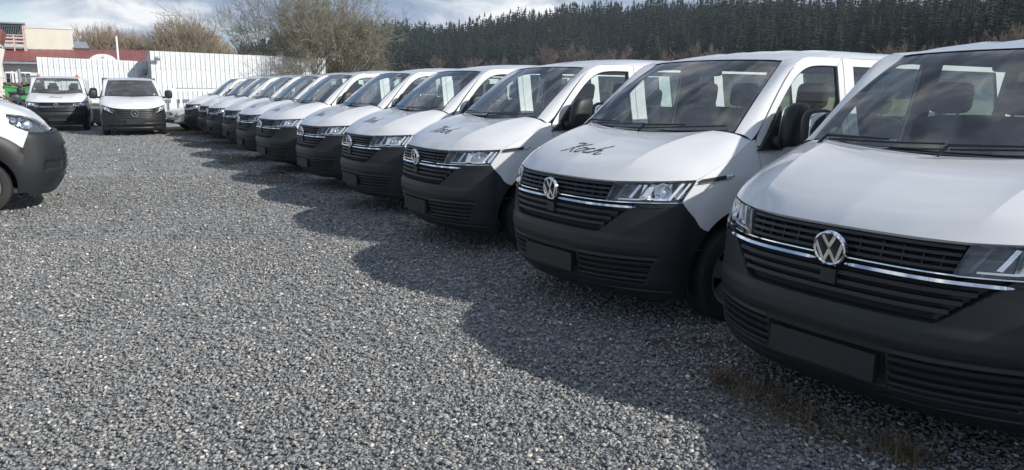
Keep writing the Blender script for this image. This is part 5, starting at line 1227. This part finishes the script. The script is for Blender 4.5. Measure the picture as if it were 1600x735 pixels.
# thin to a minimum spacing
X, Y = d_*np.sin(np.radians(az_)), d_*np.cos(np.radians(az_)); cell = {}
ok = []
for i in range(len(X)):
    k = (int(X[i]//3.7), int(Y[i]//3.7))
    if k in cell: continue
    cell[k] = 1; ok.append(i)
az_, d_, X, Y = az_[ok], d_[ok], X[ok], Y[ok]
Zt = terrain(az_, d_); hs = r.uniform(.70, 1.08, len(X))*(.84+.30*vnoise(az_*1.1, d_*.02, 3))
el_top = (Zt+20*hs-1.57)/d_; crest = d_ > .93*np.interp(az_, AZ_T, D_T)
inview = (az_ > 22) & (az_ < 66.5)
score = np.where(inview, hs/d_*1000+np.where(crest, .55, 0)+np.where(d_ < .70*np.interp(az_, AZ_T, D_T), .35, 0), -1)
order = np.argsort(-score); IND = set(order[:285].tolist())
usedt = [0]*5; tot = 0
for i in order[:285]:
    v = int(r.integers(0, 5)); 
    v = int(r.choice([2, 3])) if az_[i] > 54 and not crest[i] else (0, 1, 4, 0, 4)[v]
    o = TREES[v] if not usedt[v] else copy_tree(TREES[v]); usedt[v] = 1
    o.location = (X[i], Y[i], Zt[i]); s = hs[i]; o.scale = (s*r.uniform(.85, 1.15),)*2+(s,); o.rotation_euler = (0, 0, r.uniform(0, 6.28))
    tag(o, 'dark spruce on the skyline of the wooded hill behind the vans' if crest[i] else 'dark spruce at the near edge of the wooded hill behind the vans', 'tree', 'spruces on the skyline' if crest[i] else 'spruces at the near edge of the wood')
V = []; F = []; o_ = 0; tv = [spruce_crown(200+v, 20+v, 3.0, 11, 8, (.2, .3, .35)[v % 3]) for v in range(6)]
for i in range(len(X)):
    if i in IND: continue
    Vc, Fc = tv[i % 6]; a = r.random()*6.28; ca, sa = math.cos(a), math.sin(a); s = hs[i]; w_ = s*r.uniform(1.0, 1.4)
    V.append(np.stack([(ca*Vc[:, 0]-sa*Vc[:, 1])*w_+X[i], (sa*Vc[:, 0]+ca*Vc[:, 1])*w_+Y[i], Vc[:, 2]*s+Zt[i]], -1)); F.append(Fc+o_); o_ += len(Vc)
tag(np_mesh('spruce_wood', np.concatenate(V), np.concatenate(F), M_needle), kind='stuff')
# bare trees along the foot of the wood
fsrc = [bare_tree('birch_tree', 61, 14, 5, M_trunkp, M_twigp, (2, 3), 1, .05, .42, .3), bare_tree('birch_tree', 62, 14, 5, M_trunkp, M_twigp, (3, 3), 1, .05, .45, .3)]
FOOT = [(24.6, .60, .8), (26.2, .62, .9), (28.6, .60, 1.0), (30.2, .60, .85), (32.6, .60, 1.05), (34.4, .59, 1.1), (35.6, .59, 1.25), (36.9, .59, 1.2), (38.0, .60, 1.05), (39.1, .60, 1.1), (40.6, .60, .95), (43.0, .60, .9), (45.2, .58, 1.0), (46.2, .60, 1.05), (48.0, .58, .9),
        (55.2, .62, 1.0), (56.2, .60, 1.05), (57.6, .60, 1.0), (58.6, .60, 1.05), (59.8, .60, 1.0), (61.0, .60, 1.1), (62.2, .60, 1.05), (63.2, .60, 1.15), (64.2, .62, 1.1), (65.2, .62, 1.1), (66.4, .62, 1.1)]
uf = [0, 0]
for i, (a_, f_, s) in enumerate(FOOT):
    k = i % 2; o = fsrc[k] if not uf[k] else copy_tree(fsrc[k]); uf[k] = 1; D_, _h = ridge(a_); d = f_*float(D_); x, y = polar(a_, d); o.location = (x, y, float(terrain(a_, d))); s2 = s*(1.5 if a_ < 50 else 1.15); o.scale = (s2, s2, s2); o.rotation_euler = (0, 0, i*2.1)
    tag(o, 'leafless reddish birch at the foot of the wood, left half of the hill' if a_ < 50 else 'leafless pale-stemmed birch at the foot of the wood, above the nearest van', 'tree', 'birches at the foot of the wood, left' if a_ < 50 else 'birches at the foot of the wood, right')

# ------------------------------------------------------------------ air
mb = MB(); mb.box((0, 0, 38), (4100, 4100, 78)); hz = mb.build('haze', M_meadow, smooth=False); tag(hz, kind='stuff')
m = bpy.data.materials.new('haze_air'); m.use_nodes = True; t = m.node_tree; t.nodes.clear(); o = t.nodes.new('ShaderNodeOutputMaterial'); pv = t.nodes.new('ShaderNodeVolumePrincipled')
pv.inputs['Color'].default_value = (.80, .90, 1.0, 1); pv.inputs['Density'].default_value = 0.00018; t.links.new(pv.outputs[0], o.inputs['Volume']); hz.data.materials.clear(); hz.data.materials.append(m)
